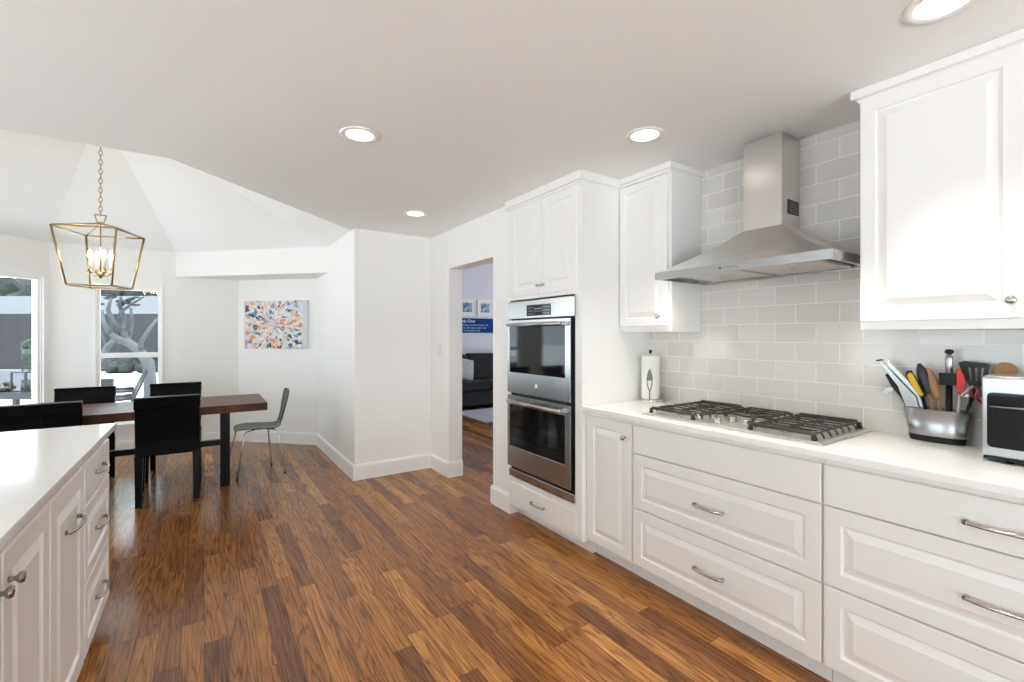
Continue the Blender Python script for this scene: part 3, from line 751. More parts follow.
# utensil crock
ux,uy=2.452,.578
e=thing('utensil_holder','oval brushed steel utensil holder with a dark base band','utensil holder',(ux,uy,.914))
def oval(a,b,z,n=40): return [(ux+b*math.cos(2*math.pi*k/n),uy+a*math.sin(2*math.pi*k/n),z) for k in range(n)]
def loft(rs):
    mb=MB(); n=40; vs=[]; fs=[]
    for a,b,z in rs: vs+=oval(a,b,z,n)
    for i in range(len(rs)-1):
        for k in range(n): fs.append((i*n+k,i*n+(k+1)%n,(i+1)*n+(k+1)%n,(i+1)*n+k))
    mb.add(vs,fs,True); return mb,n
mb,n=loft([(.088,.038,.938),(.106,.050,1.045),(.104,.048,1.046),(.086,.036,.940)]); mb.add(oval(.086,.036,.941),[list(range(40))])
mb.build('bowl','steelv',e)
mb,n=loft([(.084,.035,.9142),(.0895,.0395,.9385),(.087,.037,.9395)]); mb.add(oval(.084,.035,.9143),[list(range(40))]); mb.build('base_band','black',e)
# utensils, each one a thing leaning in the holder; heads sit in the plane x = ux
def rod(name,m,p0,p1,r,label,cat,parts=(),flat=1.0):
    e_=thing(name,label,cat,(ux,p0[1],.945))
    MB().tube([p0,p1],r,8,flat=flat).build('handle',m,e_)
    return e_
def slab(name,m,pts,x,th,parent,bevel=.0015):
    mb=MB(); mb.plate(pts,'x',x-th/2,x+th/2); return mb.build(name,m,parent,bevel=bevel)
# steel tongs (long silver, upper left)
e=thing('serving_tongs','long stainless steel tongs leaning far left in the utensil holder','tongs',(ux,.65,.95))
slab('arm','steelv',[(.632,.96),(.622,1.01),(.640,1.09),(.755,1.232),(.765,1.226),(.700,1.13),(.670,1.04),(.650,.96)],2.436,.004,e)
slab('arm','steel',[(.628,.96),(.612,1.03),(.640,1.12),(.735,1.235),(.742,1.228),(.690,1.12),(.655,1.03),(.640,.96)],2.448,.004,e)
slab('grip','black',[(.748,1.234),(.752,1.240),(.775,1.236),(.772,1.229)],2.438,.010,e)
# ladle-like black handle with steel blade
e=thing('pastry_cutter','black handled utensil with a short pale steel blade hanging over the left rim','utensil',(ux,.70,.95))
MB().tube([(2.462,.652,1.0),(2.455,.690,1.085),(2.455,.715,1.125),(2.455,.742,1.175)],[.006,.008,.011,.007],10).build('handle','dgrey',e)
slab('blade','steel',[(.708,1.125),(.745,1.118),(.762,1.090),(.748,1.080),(.722,1.100)],2.450,.003,e)
# yellow zester
e=thing('zester','yellow hand zester in a black frame standing in the utensil holder','zester',(ux,.64,.95))
slab('frame','black',[(.622,1.085),(.604,1.094),(.640,1.170),(.655,1.198),(.668,1.194),(.674,1.175),(.655,1.135)],2.438,.006,e)
mb=MB(); mb.plate([(.625,1.092),(.612,1.098),(.633,1.150),(.648,1.185),(.658,1.190),(.668,1.176),(.650,1.135)],'x',2.424,2.436); mb.build('body','yellow',e,bevel=.004)
MB().tube([(2.447,.600,.96),(2.440,.617,1.090)],.006,8).build('shaft','black',e)
# grey spoon
def spoon(name,label,m,mh,base_,neck,tip,w,x,cat='spoon',th=.006):
    e_=thing(name,label,cat,(ux,base_[0],.95))
    b0=Vector((x+.006,*base_)); n0=Vector((x,*neck)); t0=Vector((x,*tip))
    MB().tube([b0,n0],.0055,8).build('handle',mh,e_)
    ax_=(t0-n0); sd=Vector((0,-ax_.z,ax_.y)).normalized()
    mb=MB()
    def fn(u,v):
        wv=w*math.sin(math.pi*min(1,max(0,(u*.94+.04))))**.6
        q=(2*v-1); return tuple(n0+ax_*u+sd*wv*q+Vector((.010*(q*q-1)*math.sin(math.pi*u),0,0)))
    mb.grid(fn,12,7); mb.build('bowl',m,e_,solid=th)
    return e_
spoon('cooking_spoon','slate grey nylon cooking spoon with a wooden handle, behind the yellow zester','grey','wood',(.580,.955),(.603,1.105),(.632,1.226),.018,2.450)
spoon('wooden_spoon','beech wooden spoon with a pale edge, between the grey spoon and the black clip','wood','wood',(.560,.955),(.574,1.085),(.610,1.210),.017,2.455)
# whisk / thermometer
e=thing('probe_thermometer','tall silver thermometer tube with black cap and black clip standing in the holder','thermometer',(ux,.542,.95))
mb=MB(); mb.lathe([(.010,1.185),(.0125,1.19),(.0125,1.255),(.008,1.268),(.006,1.27)],(2.452,.541,0),'z',16); mb.build('tube','steelv',e)
mb=MB(); mb.lathe([(.006,1.268),(.013,1.272),(.014,1.281),(.008,1.287),(0,1.287)],(2.452,.541,0),'z',16); mb.build('cap','black',e)
MB().box(2.436,2.460,.519,.569,1.145,1.193).build('clip','black',e,bevel=.002)
MB().tube([(2.452,.541,.955),(2.452,.541,1.15)],.010,10).build('shaft','black',e)
# red spatula
e=thing('silicone_spatula','red silicone spatula next to the black clip in the utensil holder','spatula',(ux,.51,.95))
slab('blade','red',[(.517,1.118),(.496,1.118),(.489,1.150),(.494,1.185),(.506,1.210),(.518,1.214)],2.440,.009,e,.003)
MB().tube([(2.452,.522,.955),(2.441,.508,1.122)],.005,8).build('handle','wood',e)
# slotted turner
e=thing('slotted_turner','wide charcoal nylon slotted turner at the right of the utensil holder','turner',(ux,.47,.95))
def turner():
    pts_=[(.480,1.140),(.458,1.140),(.436,1.165),(.428,1.232),(.436,1.236),(.500,1.243),(.516,1.236),(.508,1.200),(.492,1.160)]
    return pts_
mb=MB(); tx0,tx1=2.458,2.463
mb.plate([(.480,1.140),(.458,1.140),(.440,1.160),(.438,1.168),(.494,1.168),(.492,1.160)],'x',tx0,tx1)
mb.plate([(.430,1.218),(.428,1.232),(.436,1.236),(.500,1.243),(.516,1.236),(.511,1.218)],'x',tx0,tx1)
for a_,b_,c_,d_ in ((.438,.449,.430,.445),(.454,.463,.452,.463),(.468,.477,.470,.481),(.482,.494,.488,.511)):
    mb.plate([(a_,1.168),(b_,1.168),(d_,1.218),(c_,1.218)],'x',tx0,tx1)
mb.build('blade','dgrey',e)
MB().tube([(2.458,.505,.955),(2.460,.471,1.145)],.006,8).build('handle','dgrey',e)
# dark red handle and corkscrew-like steel tool
e=thing('kitchen_scissors','kitchen scissors with dark red loops leaning right in the holder','scissors',(ux,.48,.95))
def loop(cy_,cz_,ry,rz,x,r): return [(x,cy_+ry*math.cos(2*math.pi*k/18),cz_+rz*math.sin(2*math.pi*k/18)) for k in range(18)]
MB().tube(loop(.462,1.125,.012,.020,2.430,.004),.005,8,closed=True).build('grip','dred',e)
MB().tube(loop(.447,1.108,.010,.018,2.434,.004),.005,8,closed=True).build('grip','dred',e)
MB().tube([(2.432,.468,1.105),(2.445,.500,.96)],.004,8).build('blade','steel',e)
e=thing('tin_opener','steel tin opener with a pale crossbar sticking up in front of the turner','tin opener',(ux,.49,.95))
MB().tube([(2.430,.512,.99),(2.422,.505,1.112)],.0045,8).build('handle','gloss',e)
MB().tube([(2.418,.505,1.105),(2.418,.467,1.150)],.0035,8).build('crossbar','gloss',e)
MB().tube([(2.440,.500,.99),(2.428,.472,1.105)],.006,8).build('handle','black',e)
MB().lathe([(.010,0),(.010,-.006),(.0,-.006)],(2.425,.485,1.112),'x',14).build('wheel','chrome',e)
# round wooden spatula behind toaster oven
e=thing('wooden_spatula','broad honey coloured wooden spatula head showing above the toaster oven','spatula',(2.498,.395,.914))
slab('head','board',[(.395-.036*math.cos(R(a)),1.195+.046*math.sin(R(a))) for a in range(0,361,20)][:-1],2.499,.006,e,.002)
MB().tube([(2.500,.395,.916),(2.500,.395,1.16)],.006,8).build('handle','board',e)

# outlet and switches
e=thing('light_switch','white double light switch plate on the wall left of the doorway','light switch',(XR-.003,4.14,1.21))
MB().box(XR-.006,XR-.0005,4.085,4.185,1.145,1.275).build('plate','outlet',e,bevel=.002)
for y in (4.112,4.158): MB().box(XR-.010,XR-.006,y-.010,y+.010,1.19,1.23).build('rocker','outlet',e,bevel=.001)
e=thing('power_outlet','white power outlet low on the bay side wall','outlet',(XS-.003,4.97,.29))
MB().box(XS-.006,XS-.0005,4.935,5.005,.235,.350).build('plate','outlet',e,bevel=.002)
for z in (.268,.317):
    o=MB().box(XS-.008,XS-.006,4.953,4.987,z-.014,z+.014).build('socket','outlet',e,bevel=.001)
    mb=MB(); mb.box(XS-.0085,XS-.0078,4.961,4.964,z-.006,z+.006); mb.box(XS-.0085,XS-.0078,4.976,4.979,z-.006,z+.006); mb.build('slot','slot',o)

# ------------------------------------------------------------------ island
XI=-.380; mpI=mapper('R',XI)
def isl(label,y0,y1):
    e=thing('island_cabinet',label,'cabinet',(XI-.3,(y0+y1)/2,0))
    MB().box(-1.25,XI-.021,y0,y1,.10,.884).build('body','cab',e)
    MB().box(-1.18,XI-.09,y0+.01,y1-.01,0,.10).build('toe_kick','cab',e)
    return e
e=isl('white island cabinet with three stacked drawers at the far end of the island',2.37,2.93)
for (za,zb,zh) in ((.685,.845,.765),(.382,.678,.530),(.095,.375,.235)):
    d_=front('drawer',mpI,2.378,2.922,za,zb,e,raised=(za<.6),rail=.05); pull(mpI,2.66,zh,d_,L=.15,m='dnickel')
e=isl('white island cabinet with a tall raised-panel pull-out and a bar pull',1.896,2.368)
d_=front('door',mpI,1.904,2.360,.095,.845,e,rail=.07); pull(mpI,2.16,.690,d_,L=.17,m='dnickel')
e=isl('white island cabinet with a pair of doors and round knobs, nearest on the left',1.12,1.894)
d_=front('door',mpI,1.511,1.888,.095,.845,e,rail=.06); knob(mpI,1.548,.770,d_,m='dnickel')
d_=front('door',mpI,1.128,1.507,.095,.845,e,rail=.06); knob(mpI,1.470,.770,d_,m='dnickel')
o=MB().box(-1.40,-.357,.60,2.948,.885,.914).build('island_countertop','quartz',bevel=.003)
tag(o,'white quartz island countertop in the left foreground','countertop')
e=isl('plain white island cabinet below the frame at the near end of the island',.66,1.118)
front('door',mpI,.668,1.110,.095,.845,e,rail=.06)

# ------------------------------------------------------------------ dining table
tm, nt, b = new_mat('walnut_table_top'); g=NB(nt)
tc=g.n('ShaderNodeTexCoord'); sp=g.n('ShaderNodeSeparateXYZ'); g.l(tc.outputs['Object'],sp.inputs[0])
yi=g.m('DIVIDE',sp.outputs[1],.13); wn=g.n('ShaderNodeTexWhiteNoise',noise_dimensions='1D'); g.l(g.m('FLOOR',yi),wn.inputs['W'])
nn=g.n('ShaderNodeTexNoise'); nn.inputs['Scale'].default_value=2.2; nn.inputs['Detail'].default_value=6; nn.inputs['Distortion'].default_value=.8
g.l(g.xyz(g.m('MULTIPLY',sp.outputs[0],1.2),g.m('MULTIPLY',sp.outputs[1],12.0),g.m('MULTIPLY',wn.outputs['Value'],9.0)),nn.inputs['Vector'])
g.l(g.ramp(nn.outputs['Fac'],[(.3,(.035,.010,.005)),(.55,(.105,.033,.014)),(.75,(.18,.064,.028))]),b.inputs['Base Color'])
b.inputs['Roughness'].default_value=.33; b.inputs['Specular IOR Level'].default_value=.18; M['walnuttop']=tm
e=thing('dining_table','long dark walnut plank dining table with black steel legs in the bay','table',(-.72,5.07,0))
MB().box(-1.90,.478,4.69,5.47,.667,.735).build('tabletop','walnuttop',e,bevel=.004)
for x0 in (.118,-1.62): MB().box(x0,x0+.074,4.80,4.87,0,.665).build('leg','darkleg',e,bevel=.003)
MB().box(-1.546,.118,4.81,4.855,.372,.420).build('stretcher','darkleg',e,bevel=.002)

# black upholstered dining chairs
def make_chair(label):
    e=thing('dining_chair',label,'chair',(0,0,0),'black leather chairs round the dining table')
    w=.210
    # seat is 0.45 deep along +Y (chair faces +Y); back stands at y=0
    mb=MB(); mb.box(-w,w,.02,.46,.432,.490); mb.build('seat','leather',e,bevel=.018,seg=3)
    mb=MB()
    prof=[(.385,.000),(.50,-.004),(.62,-.018),(.74,-.040),(.856,-.066)]
    vs=[]; 
    for z,y in prof: vs+=[(-w,y-.012,z),(w,y-.012,z),(w,y+.045,z),(-w,y+.045,z)]
    fs=[(0,3,2,1),tuple(4*(len(prof)-1)+k for k in range(4))]
    for i in range(len(prof)-1):
        for k in range(4): fs.append((i*4+k,i*4+(k+1)%4,(i+1)*4+(k+1)%4,(i+1)*4+k))
    mb.add(vs,fs,False); bk=mb.build('backrest','leather',e,bevel=.010,seg=3)
    mb=MB(); mb.hexa([(-w-.003,-.066,.765),(w+.003,-.066,.765),(w+.003,-.040,.765),(-w-.003,-.040,.765)],[(-w-.003,-.084,.858),(w+.003,-.084,.858),(w+.003,-.012,.862),(-w-.003,-.012,.862)])
    mb.build('top_flap','leather',bk,bevel=.006)
    MB().tube([(0,-.0125,.39),(0,-.0165,.50),(0,-.0305,.62),(0,-.0525,.74),(0,-.060,.765)],.002,6).build('back_seam','leather',bk)
    for sx in (-1,1):
        x=sx*(w-.024)
        MB().hexa([(x-.021,-.035,0),(x+.021,-.035,0),(x+.021,.003,0),(x-.021,.003,0)],[(x-.028,-.012,.40),(x+.026,-.012,.40),(x+.026,.034,.40),(x-.028,.034,.40)]).build('leg','darkleg',e,bevel=.003)
        MB().hexa([(x-.015+sx*.016,.405,0),(x+.015+sx*.016,.405,0),(x+.015+sx*.016,.441,0),(x-.015+sx*.016,.441,0)],[(x-.016+sx*.008,.405,.435),(x+.016+sx*.008,.405,.435),(x+.016+sx*.008,.450,.435),(x-.016+sx*.008,.450,.435)]).build('leg','darkleg',e,bevel=.003)
    return e
ch=make_chair('black leather dining chair seen from behind, in the centre before the table')
ch.location=(-.238,4.605,0)
for lab,x,y,rz in (('black leather dining chair back cut off by the left edge, behind the island',-.955,4.60,0),
                   ('black leather dining chair on the window side, right behind the nearest chair',-.235,5.755,180),
                   ('black leather dining chair on the far side, beneath the hanging lantern',-.915,5.73,180)):
    c=copy_tree(ch); c['label']=lab; c.location=(x,y,0); c.rotation_euler=(0,0,R(rz))

# bentwood chair at the table end, facing -X
bx,by=.455,5.13
e=thing('bentwood_chair','dark moulded bentwood chair with chrome legs at the right end of the table','chair',(bx,by,0))
prof=[(-.215,.430),(-.205,.442),(-.17,.450),(-.10,.452),(0,.446),(.08,.440),(.135,.442),(.175,.462),(.198,.510),(.212,.57),(.225,.63),(.240,.70),(.252,.76),(.258,.805)]
wid=[.13,.165,.185,.200,.205,.195,.165,.125,.095,.100,.135,.165,.165,.120]
def shell(u,v):
    t=u*(len(prof)-1); i=min(int(t),len(prof)-2); f=t-i
    x=prof[i][0]*(1-f)+prof[i+1][0]*f; z=prof[i][1]*(1-f)+prof[i+1][1]*f; w=wid[i]*(1-f)+wid[i+1]*f
    q=2*v-1; bend=.022*q*q
    return (bx+x-(bend if u>.55 else 0), by+w*q, z+(bend*.5 if u<=.55 else 0))
mb=MB(); mb.grid(shell,40,11); o=mb.build('shell','bentwood',e,solid=.009,sub=1)
for sx,sy in ((-1,-1),(-1,1),(1,-1),(1,1)):
    mb=MB(); x0=bx+(.0 if sx<0 else .03)
    q=-.075 if sy>0 else 0
    mb.tube([(bx+sx*.05+q*.5,by+sy*.09,.434),(bx+sx*.115+q*.6,by+sy*.135,.431),(bx+sx*.14+q*.7,by+sy*.15,.405),(bx+sx*.20+q,by+sy*.197,.012)],.0068,8)
    lg=mb.build('leg','chrome',e)
    MB().lathe([(.010,.0005),(.012,.004),(.010,.018),(.008,.02)],(bx+sx*.201+q,by+sy*.198,0),'z',10).build('foot','black',lg)
MB().lathe([(.045,.424),(.05,.430),(.05,.436)],(bx,by,0),'z',20).build('mounting_plate','black',e)

# ------------------------------------------------------------------ lantern pendant
lx,ly=-.692,4.91
e=thing('lantern_pendant','open brass lantern pendant with four lit candle bulbs hanging over the table','pendant light',(lx,ly,3.15))
def sq(side,z,rot=-19):
    return [Vector((lx+side/2*math.sqrt(2)*math.cos(R(rot+45+90*k)),ly+side/2*math.sqrt(2)*math.sin(R(rot+45+90*k)),z)) for k in range(4)]
top=sq(.415,2.176); bot=sq(.295,1.735)
mb=MB(); rr=.0075
for k in range(4):
    for a,b_ in ((top[k],top[(k+1)%4]),(bot[k],bot[(k+1)%4]),(top[k],bot[k])): mb.tube([a,b_],rr,4)
    mb.tube([top[k],Vector((lx,ly,2.246))],.006,4)
mb.build('cage','brass',e)
mb=MB()
s0=.022; s1=.038
for k in range(4):
    pass
for sg in (-1,1): mb.tube([(lx+sg*.018,ly,2.246),(lx+sg*.036,ly,2.312)],.005,6)
mb.tube([(lx-.036,ly,2.312),(lx+.036,ly,2.312)],.005,6); mb.tube([(lx-.02,ly,2.250),(lx+.02,ly,2.250)],.007,6)
mb.build('loop','brass',e)
nl=21; zt=3.095; zb=2.305; ll=(zt-zb)/nl
mb=MB()
for k in range(nl):
    zc=zt-ll*(k+.5); pth=[]
    for q in range(12):
        a=2*math.pi*q/12; wv=.0105*math.cos(a); hv=(ll*.62)*math.sin(a)
        pth.append((lx+(wv if k%2 else 0),ly+(0 if k%2 else wv),zc+hv))
    mb.tube(pth,.003,6,closed=True)
mb.build('chain','brass',e)
MB().lathe([(.055,3.140),(.058,3.118),(.03,3.100),(.008,3.090)],(lx,ly,0),'z',24).build('canopy','brass',e)
MB().tube([(lx,ly,2.246),(lx,ly,1.83)],.005,8).build('rod','brass',e)
mb=MB(); mb.lathe([(.0,1.800),(.010,1.806),(.020,1.822),(.028,1.835),(.020,1.846),(.008,1.856)],(lx,ly,0),'z',20)
cand=[(lx+.066*math.cos(R(26+90*k)),ly+.066*math.sin(R(26+90*k))) for k in range(4)]
for cx_,cy_ in cand:
    mb.tube([(lx,ly,1.832),((lx+cx_)/2,(ly+cy_)/2,1.822),(cx_,cy_,1.842)],.004,6)
    mb.lathe([(.004,1.838),(.020,1.848),(.020,1.852),(.013,1.854),(.013,1.872)],(cx_,cy_,0),'z',14)
mb.build('candle_arms','brass',e)
for cx_,cy_ in cand:
    MB().lathe([(.0115,1.856),(.0115,1.955),(.006,1.957)],(cx_,cy_,0),'z',14).build('candle_sleeve','candle',e)
    MB().lathe([(.006,1.955),(.014,1.973),(.0155,1.985),(.011,2.005),(.004,2.022),(0,2.027)],(cx_,cy_,0),'z',14).build('bulb','bulb',e)

# ------------------------------------------------------------------ painting on the angled wall
c0=Vector((.762,6.408,1.478)); ang=math.atan2(-.79,.792)   # along the wall, left to right
e=thing('abstract_painting','abstract canvas with colourful radiating brush strokes on the angled bay wall','painting',(c0.x,c0.y,c0.z))
e.rotation_euler=(0,0,ang); BASE[e.name]=Vector((0,0,0))
w_,h_=.885,.595
mb=MB(); mb.box(-w_/2,w_/2,-.040,-.004,-h_/2,h_/2); mb.build('canvas','canvas',e)
mb=MB(); mb.box(-w_/2+.001,w_/2-.001,-.0412,-.0400,-h_/2+.001,h_/2-.001); mb.build('painted_face','paint',e)

# ------------------------------------------------------------------ recessed downlights
def downlight(x,y,label,power=LAMP_W,seen=True):
    e=thing('recessed_downlight',label,'ceiling light',(x,y,H),'recessed ceiling downlights')
    mb=MB(); mb.lathe([(.066,H-.0005),(.068,H-.004),(.092,H-.006),(.095,H-.0005)],(x,y,0),'z',40); mb.build('trim_ring','trim',e)
    mb=MB(); mb.lathe([(.066,H-.001),(.066,H-.003),(0,H-.003)],(x,y,0),'z',40); mb.build('lens','lens',e)
    ld=bpy.data.lights.new('downlight_lamp','AREA'); ld.shape='DISK'; ld.size=.13; ld.energy=power; ld.color=(1,.975,.94); ld.spread=R(78)
    lo=bpy.data.objects.new('downlight_lamp',ld); COL.objects.link(lo); lo.parent=e; lo.location=(0,0,-.008)
downlight(.64,2.305,'round recessed downlight left of centre on the flat ceiling')
downlight(1.815,1.52,'round recessed downlight in front of the range hood')
downlight(1.43,3.54,'small-looking farthest recessed downlight near the doorway')
downlight(1.835,.42,'recessed downlight cut off by the top edge at the right')
for x,y in ((.64,.3),(-.9,.9),(-2.3,.9),(1.8,-.9),(.3,-1.6),(-1.5,-1.2)): downlight(x,y,'unseen recessed downlight added outside the frame for more room light')  # extra lamps out of view, added only for their light
for cx_,cy_ in cand:
    ld=bpy.data.lights.new('bulb_lamp','POINT'); ld.energy=BULB_W; ld.color=(1,.88,.70); ld.shadow_soft_size=.016
    lo=bpy.data.objects.new('bulb_lamp',ld); COL.objects.link(lo); lo.location=(cx_,cy_,2.04)
for y in (.845,1.59):
    ld=bpy.data.lights.new('hood_lamp_light','SPOT'); ld.energy=2.2; ld.spot_size=R(130); ld.spot_blend=.8; ld.color=(1,.88,.72); ld.shadow_soft_size=.02
    lo=bpy.data.objects.new('hood_lamp_light',ld); COL.objects.link(lo); lo.location=(hx0+.06,y,1.65)

# ------------------------------------------------------------------ living room seen through the opening
sx0,sy0=3.55,7.30
e=thing('sofa','charcoal fabric sofa in the living room seen through the doorway','sofa',(4.6,7.75,0))
MB().box(sx0,5.75,sy0+.02,8.22,.06,.32).build('base','fabric',e,bevel=.02)
for k,(xa,xb) in enumerate(((3.76,4.44),(4.45,5.13),(5.14,5.56))):
    MB().box(xa,xb,sy0,7.95,.32,.50).build('seat_cushion','fabric',e,bevel=.05,seg=4)
for k,(xa,xb) in enumerate(((3.76,4.24),(4.25,5.10),(5.11,5.56))):
    mb=MB(); mb.hexa([(xa,7.68,.48),(xb,7.68,.48),(xb,8.02,.48),(xa,8.02,.48)],[(xa,7.82,1.00),(xb,7.82,.98),(xb,8.06,.98),(xa,8.06,1.00)]); mb.build('back_cushion','fabric',e,bevel=.07,seg=4)
MB().box(sx0,5.75,7.98,8.22,.10,.88).build('back_frame','fabric',e,bevel=.05,seg=3)
for xa in (sx0,5.57): MB().box(xa,xa+.20,sy0,8.2,.10,.68).build('arm','fabric',e,bevel=.06,seg=3)
for xa in (sx0+.05,5.65):
    for ya in (sy0+.07,8.12): MB().box(xa,xa+.05,ya,ya+.05,0,.06).build('foot','darkleg',e)
mb=MB()
def pil(u,v):
    a=2*u-1; b_=2*v-1
    return (a*.21, .065*((1-a**4)*(1-b_**4))**.5, b_*.21)
mb.grid(pil,14,14); mb.grid(lambda u,v:(pil(u,v)[0],-pil(u,v)[1],pil(u,v)[2]),14,14)
o=mb.build('throw_pillow','pillow'); o.location=(4.05,7.62,.705); o.rotation_euler=(R(-14),R(12),R(8))
tag(o,'grey and white patterned throw pillow leaning on the dark sofa','pillow')
o=MB().prism([(3.60,6.10),(5.6,6.10),(5.6,7.22),(3.60,7.22)],.001,.012).build('area_rug','rug'); tag(o,'pale striped area rug on the floor before the sofa','rug')
for x0,x1,lab in ((4.275,4.655,'white framed coastal photo, left one above the blue sign'),(4.70,5.08,'white framed coastal photo, right one above the blue sign')):
    e=thing('picture_frame',lab,'picture',((x0+x1)/2,8.295,1.92),'framed photos above the sofa')
    z0_,z1_=1.755,2.085
    mb=MB()
    for a,b_,c_,d_ in ((x0,x1,z0_,z0_+.022),(x0,x1,z1_-.022,z1_),(x0,x0+.022,z0_+.022,z1_-.022),(x1-.022,x1,z0_+.022,z1_-.022)): mb.box(a,b_,8.27,8.297,c_,d_)
    mb.build('frame','whitep',e)
    MB().box(x0+.022,x1-.022,8.283,8.297,z0_+.022,z1_-.022).build('mount','mount',e)
    MB().box(x0+.085,x1-.085,8.280,8.283,z0_+.07,z1_-.07).build('print','photo',e)
e=thing('wall_sign','deep blue wall sign with pale lettering above the sofa','sign',(4.70,8.29,1.55))
MB().box(4.27,5.14,8.275,8.298,1.400,1.700).build('board','blue',e)
def text(body,x,z,size,parent,bold=.0):
    cu=bpy.data.curves.new('t','FONT'); cu.body=body; cu.size=size; cu.extrude=.001; cu.offset=bold
    ob=bpy.data.objects.new('t',cu); COL.objects.link(ob); bpy.context.view_layer.update()
    me=bpy.data.meshes.new_from_object(ob.evaluated_get(bpy.context.evaluated_depsgraph_get()))
    bpy.data.objects.remove(ob)
    me.transform(Matrix.Translation((x,8.2735,z)) @ Matrix.Rotation(R(90),4,'X')); me.transform(Matrix.Translation(-base_of(parent)))
    me.materials.clear(); me.materials.append(M['ltext'])
    o=bpy.data.objects.new('lettering',me); COL.objects.link(o); o.parent=parent
text('Lola Over',4.29,1.612,.088,e,.002)
text('coast line | sunshine beach | sea',4.29,1.545,.052,e)
text('sand | The warm water | sky',4.31,1.487,.052,e)
text('salt air and gentle waves',4.29,1.433,.048,e)

# ------------------------------------------------------------------ outdoors
struct(MB().box(-40,30,8.55,60,-.25,-.15).build('ground_back','ground'))
struct(MB().prism([(-40,-40),(XL-.13,-40),(XL-.13,8.55),(-40,8.55)],-.25,-.15).build('ground_left','ground'))
struct(MB().prism([(XL-.13,5.6),(-2.95,5.6),(-1.55,7.02),(1.9,7.02),(1.9,8.55),(XL-.13,8.55)],-.25,-.15).build('ground_bay','ground'))
struct(MB().box(XL-.13,30,-40,YB-.13,-.25,-.15).build('ground_rear','ground'))
struct(MB().box(7.13,30,YB,8.55,-.25,-.15).build('ground_right','ground'))
yaw=R(33.9); fwd=Vector((math.sin(yaw),math.cos(yaw),0)); rgt=Vector((math.cos(yaw),-math.sin(yaw),0))
def P(r,d,z=0): v=fwd*d+rgt*r; return Vector((v.x,v.y,z))     # plan coordinates of the yard, aligned with its rear fence
e=thing('garden_fence','tall weathered grey board fence behind the patio','fence',tuple(P(-14,19.0,-.15)))
e.rotation_euler=(0,0,-yaw); BASE[e.name]=Vector((0,0,0))
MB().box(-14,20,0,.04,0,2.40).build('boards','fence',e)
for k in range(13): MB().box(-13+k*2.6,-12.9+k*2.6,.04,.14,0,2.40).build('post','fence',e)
e=thing('neighbour_house','low house with a broad pale roof beyond the fence','house',tuple(P(-14,22.5,-.15)))
e.rotation_euler=(0,0,-yaw); BASE[e.name]=Vector((0,0,0))
MB().box(-20,16,0,7,0,2.15).build('wall','rwall',e)
mb=MB(); mb.hexa([(-20.5,-.6,2.15),(16.5,-.6,2.15),(16.5,7.6,2.15),(-20.5,7.6,2.15)],[(-20.5,-.6,2.27),(16.5,-.6,2.27),(14.5,3.6,3.75),(-18.5,3.6,3.75)]); mb.build('roof','roof',e)
e=thing('patio_wall','low pale garden wall running in front of the fence','wall',tuple(P(-12,11.4,-.15)))
e.rotation_euler=(0,0,-yaw); BASE[e.name]=Vector((0,0,0))
MB().box(-3,.7,0,.5,0,.62).build('masonry','yard',e)
def shrub(c,r,h,m,label,name='shrub',n=9,sq_=(1,1,1)):
    mb=MB()
    for k in range(n):
        a=rng.random()*6.28; q=rng.random()**.5*r*.6
        mb.ico((c[0]+q*math.cos(a),c[1]+q*math.sin(a),c[2]+r*.45+rng.random()*max(.02,(h-r*.9))),r*(.42+.2*rng.random()),2,.5)
    e_=thing(name,label,'shrub',tuple(c)); mb.build('foliage',m,e_)
    MB().tube([(c[0],c[1],c[2]-.0),(c[0],c[1],c[2]+h*.5)],.03,6).build('stem','bark',e_)
    return e_
for i,(r_,d_,rr_,h_,lb) in enumerate(((-15.6,18.3,.50,.55,'dark rounded shrub low by the fence, left in the middle window'),(-14.6,18.4,.42,.45,'dark rounded shrub by the fence, second from the left in the middle window'),(-13.6,18.3,.50,.60,'dark rounded shrub by the fence, right in the middle window'))):
    shrub(P(r_,d_,-.15),rr_,h_,'leafd',lb)
# topiary in pot on the low wall, seen through the left window
c=P(-12.05,11.65,.47)
e=thing('potted_shrub','green rounded shrub in a dark pot on the garden wall, left window','potted plant',tuple(c))
mb=MB()
for k in range(14):
    a=rng.random()*6.28; q=rng.random()*.22; mb.ico((c.x+q*math.cos(a),c.y+q*math.sin(a),c.z+.30+.36*rng.random()),.14+.06*rng.random(),2,.6)
mb.build('foliage','leaf',e); MB().lathe([(.12,.47),(.17,.66),(.15,.66)],(c.x,c.y,0),'z',16).build('pot','outmetal',e)
# trees behind the neighbour's roof
for (r_,d_,s_,lb) in ((-41,38,2.2,'hazy green tree crown beyond the roof, seen through the left window'),(-31.5,37,2.0,'hazy green tree crown beyond the roof, left in the middle window'),(-24,39,1.8,'hazy green tree crown beyond the roof, right in the middle window')):
    c=P(r_,d_,-.15); e=thing('tree',lb,'tree',tuple(c)); mb=MB()
    for k in range(14):
        a=rng.random()*6.28; q=rng.random()*2.6; mb.ico((c.x+q*math.cos(a),c.y+q*math.sin(a),3.9+rng.random()*1.3),s_*.5,2,.5)
    mb.build('crown','leafd',e); MB().tube([(c.x,c.y,-.15),(c.x,c.y,4.0)],.2,8).build('trunk','bark',e)
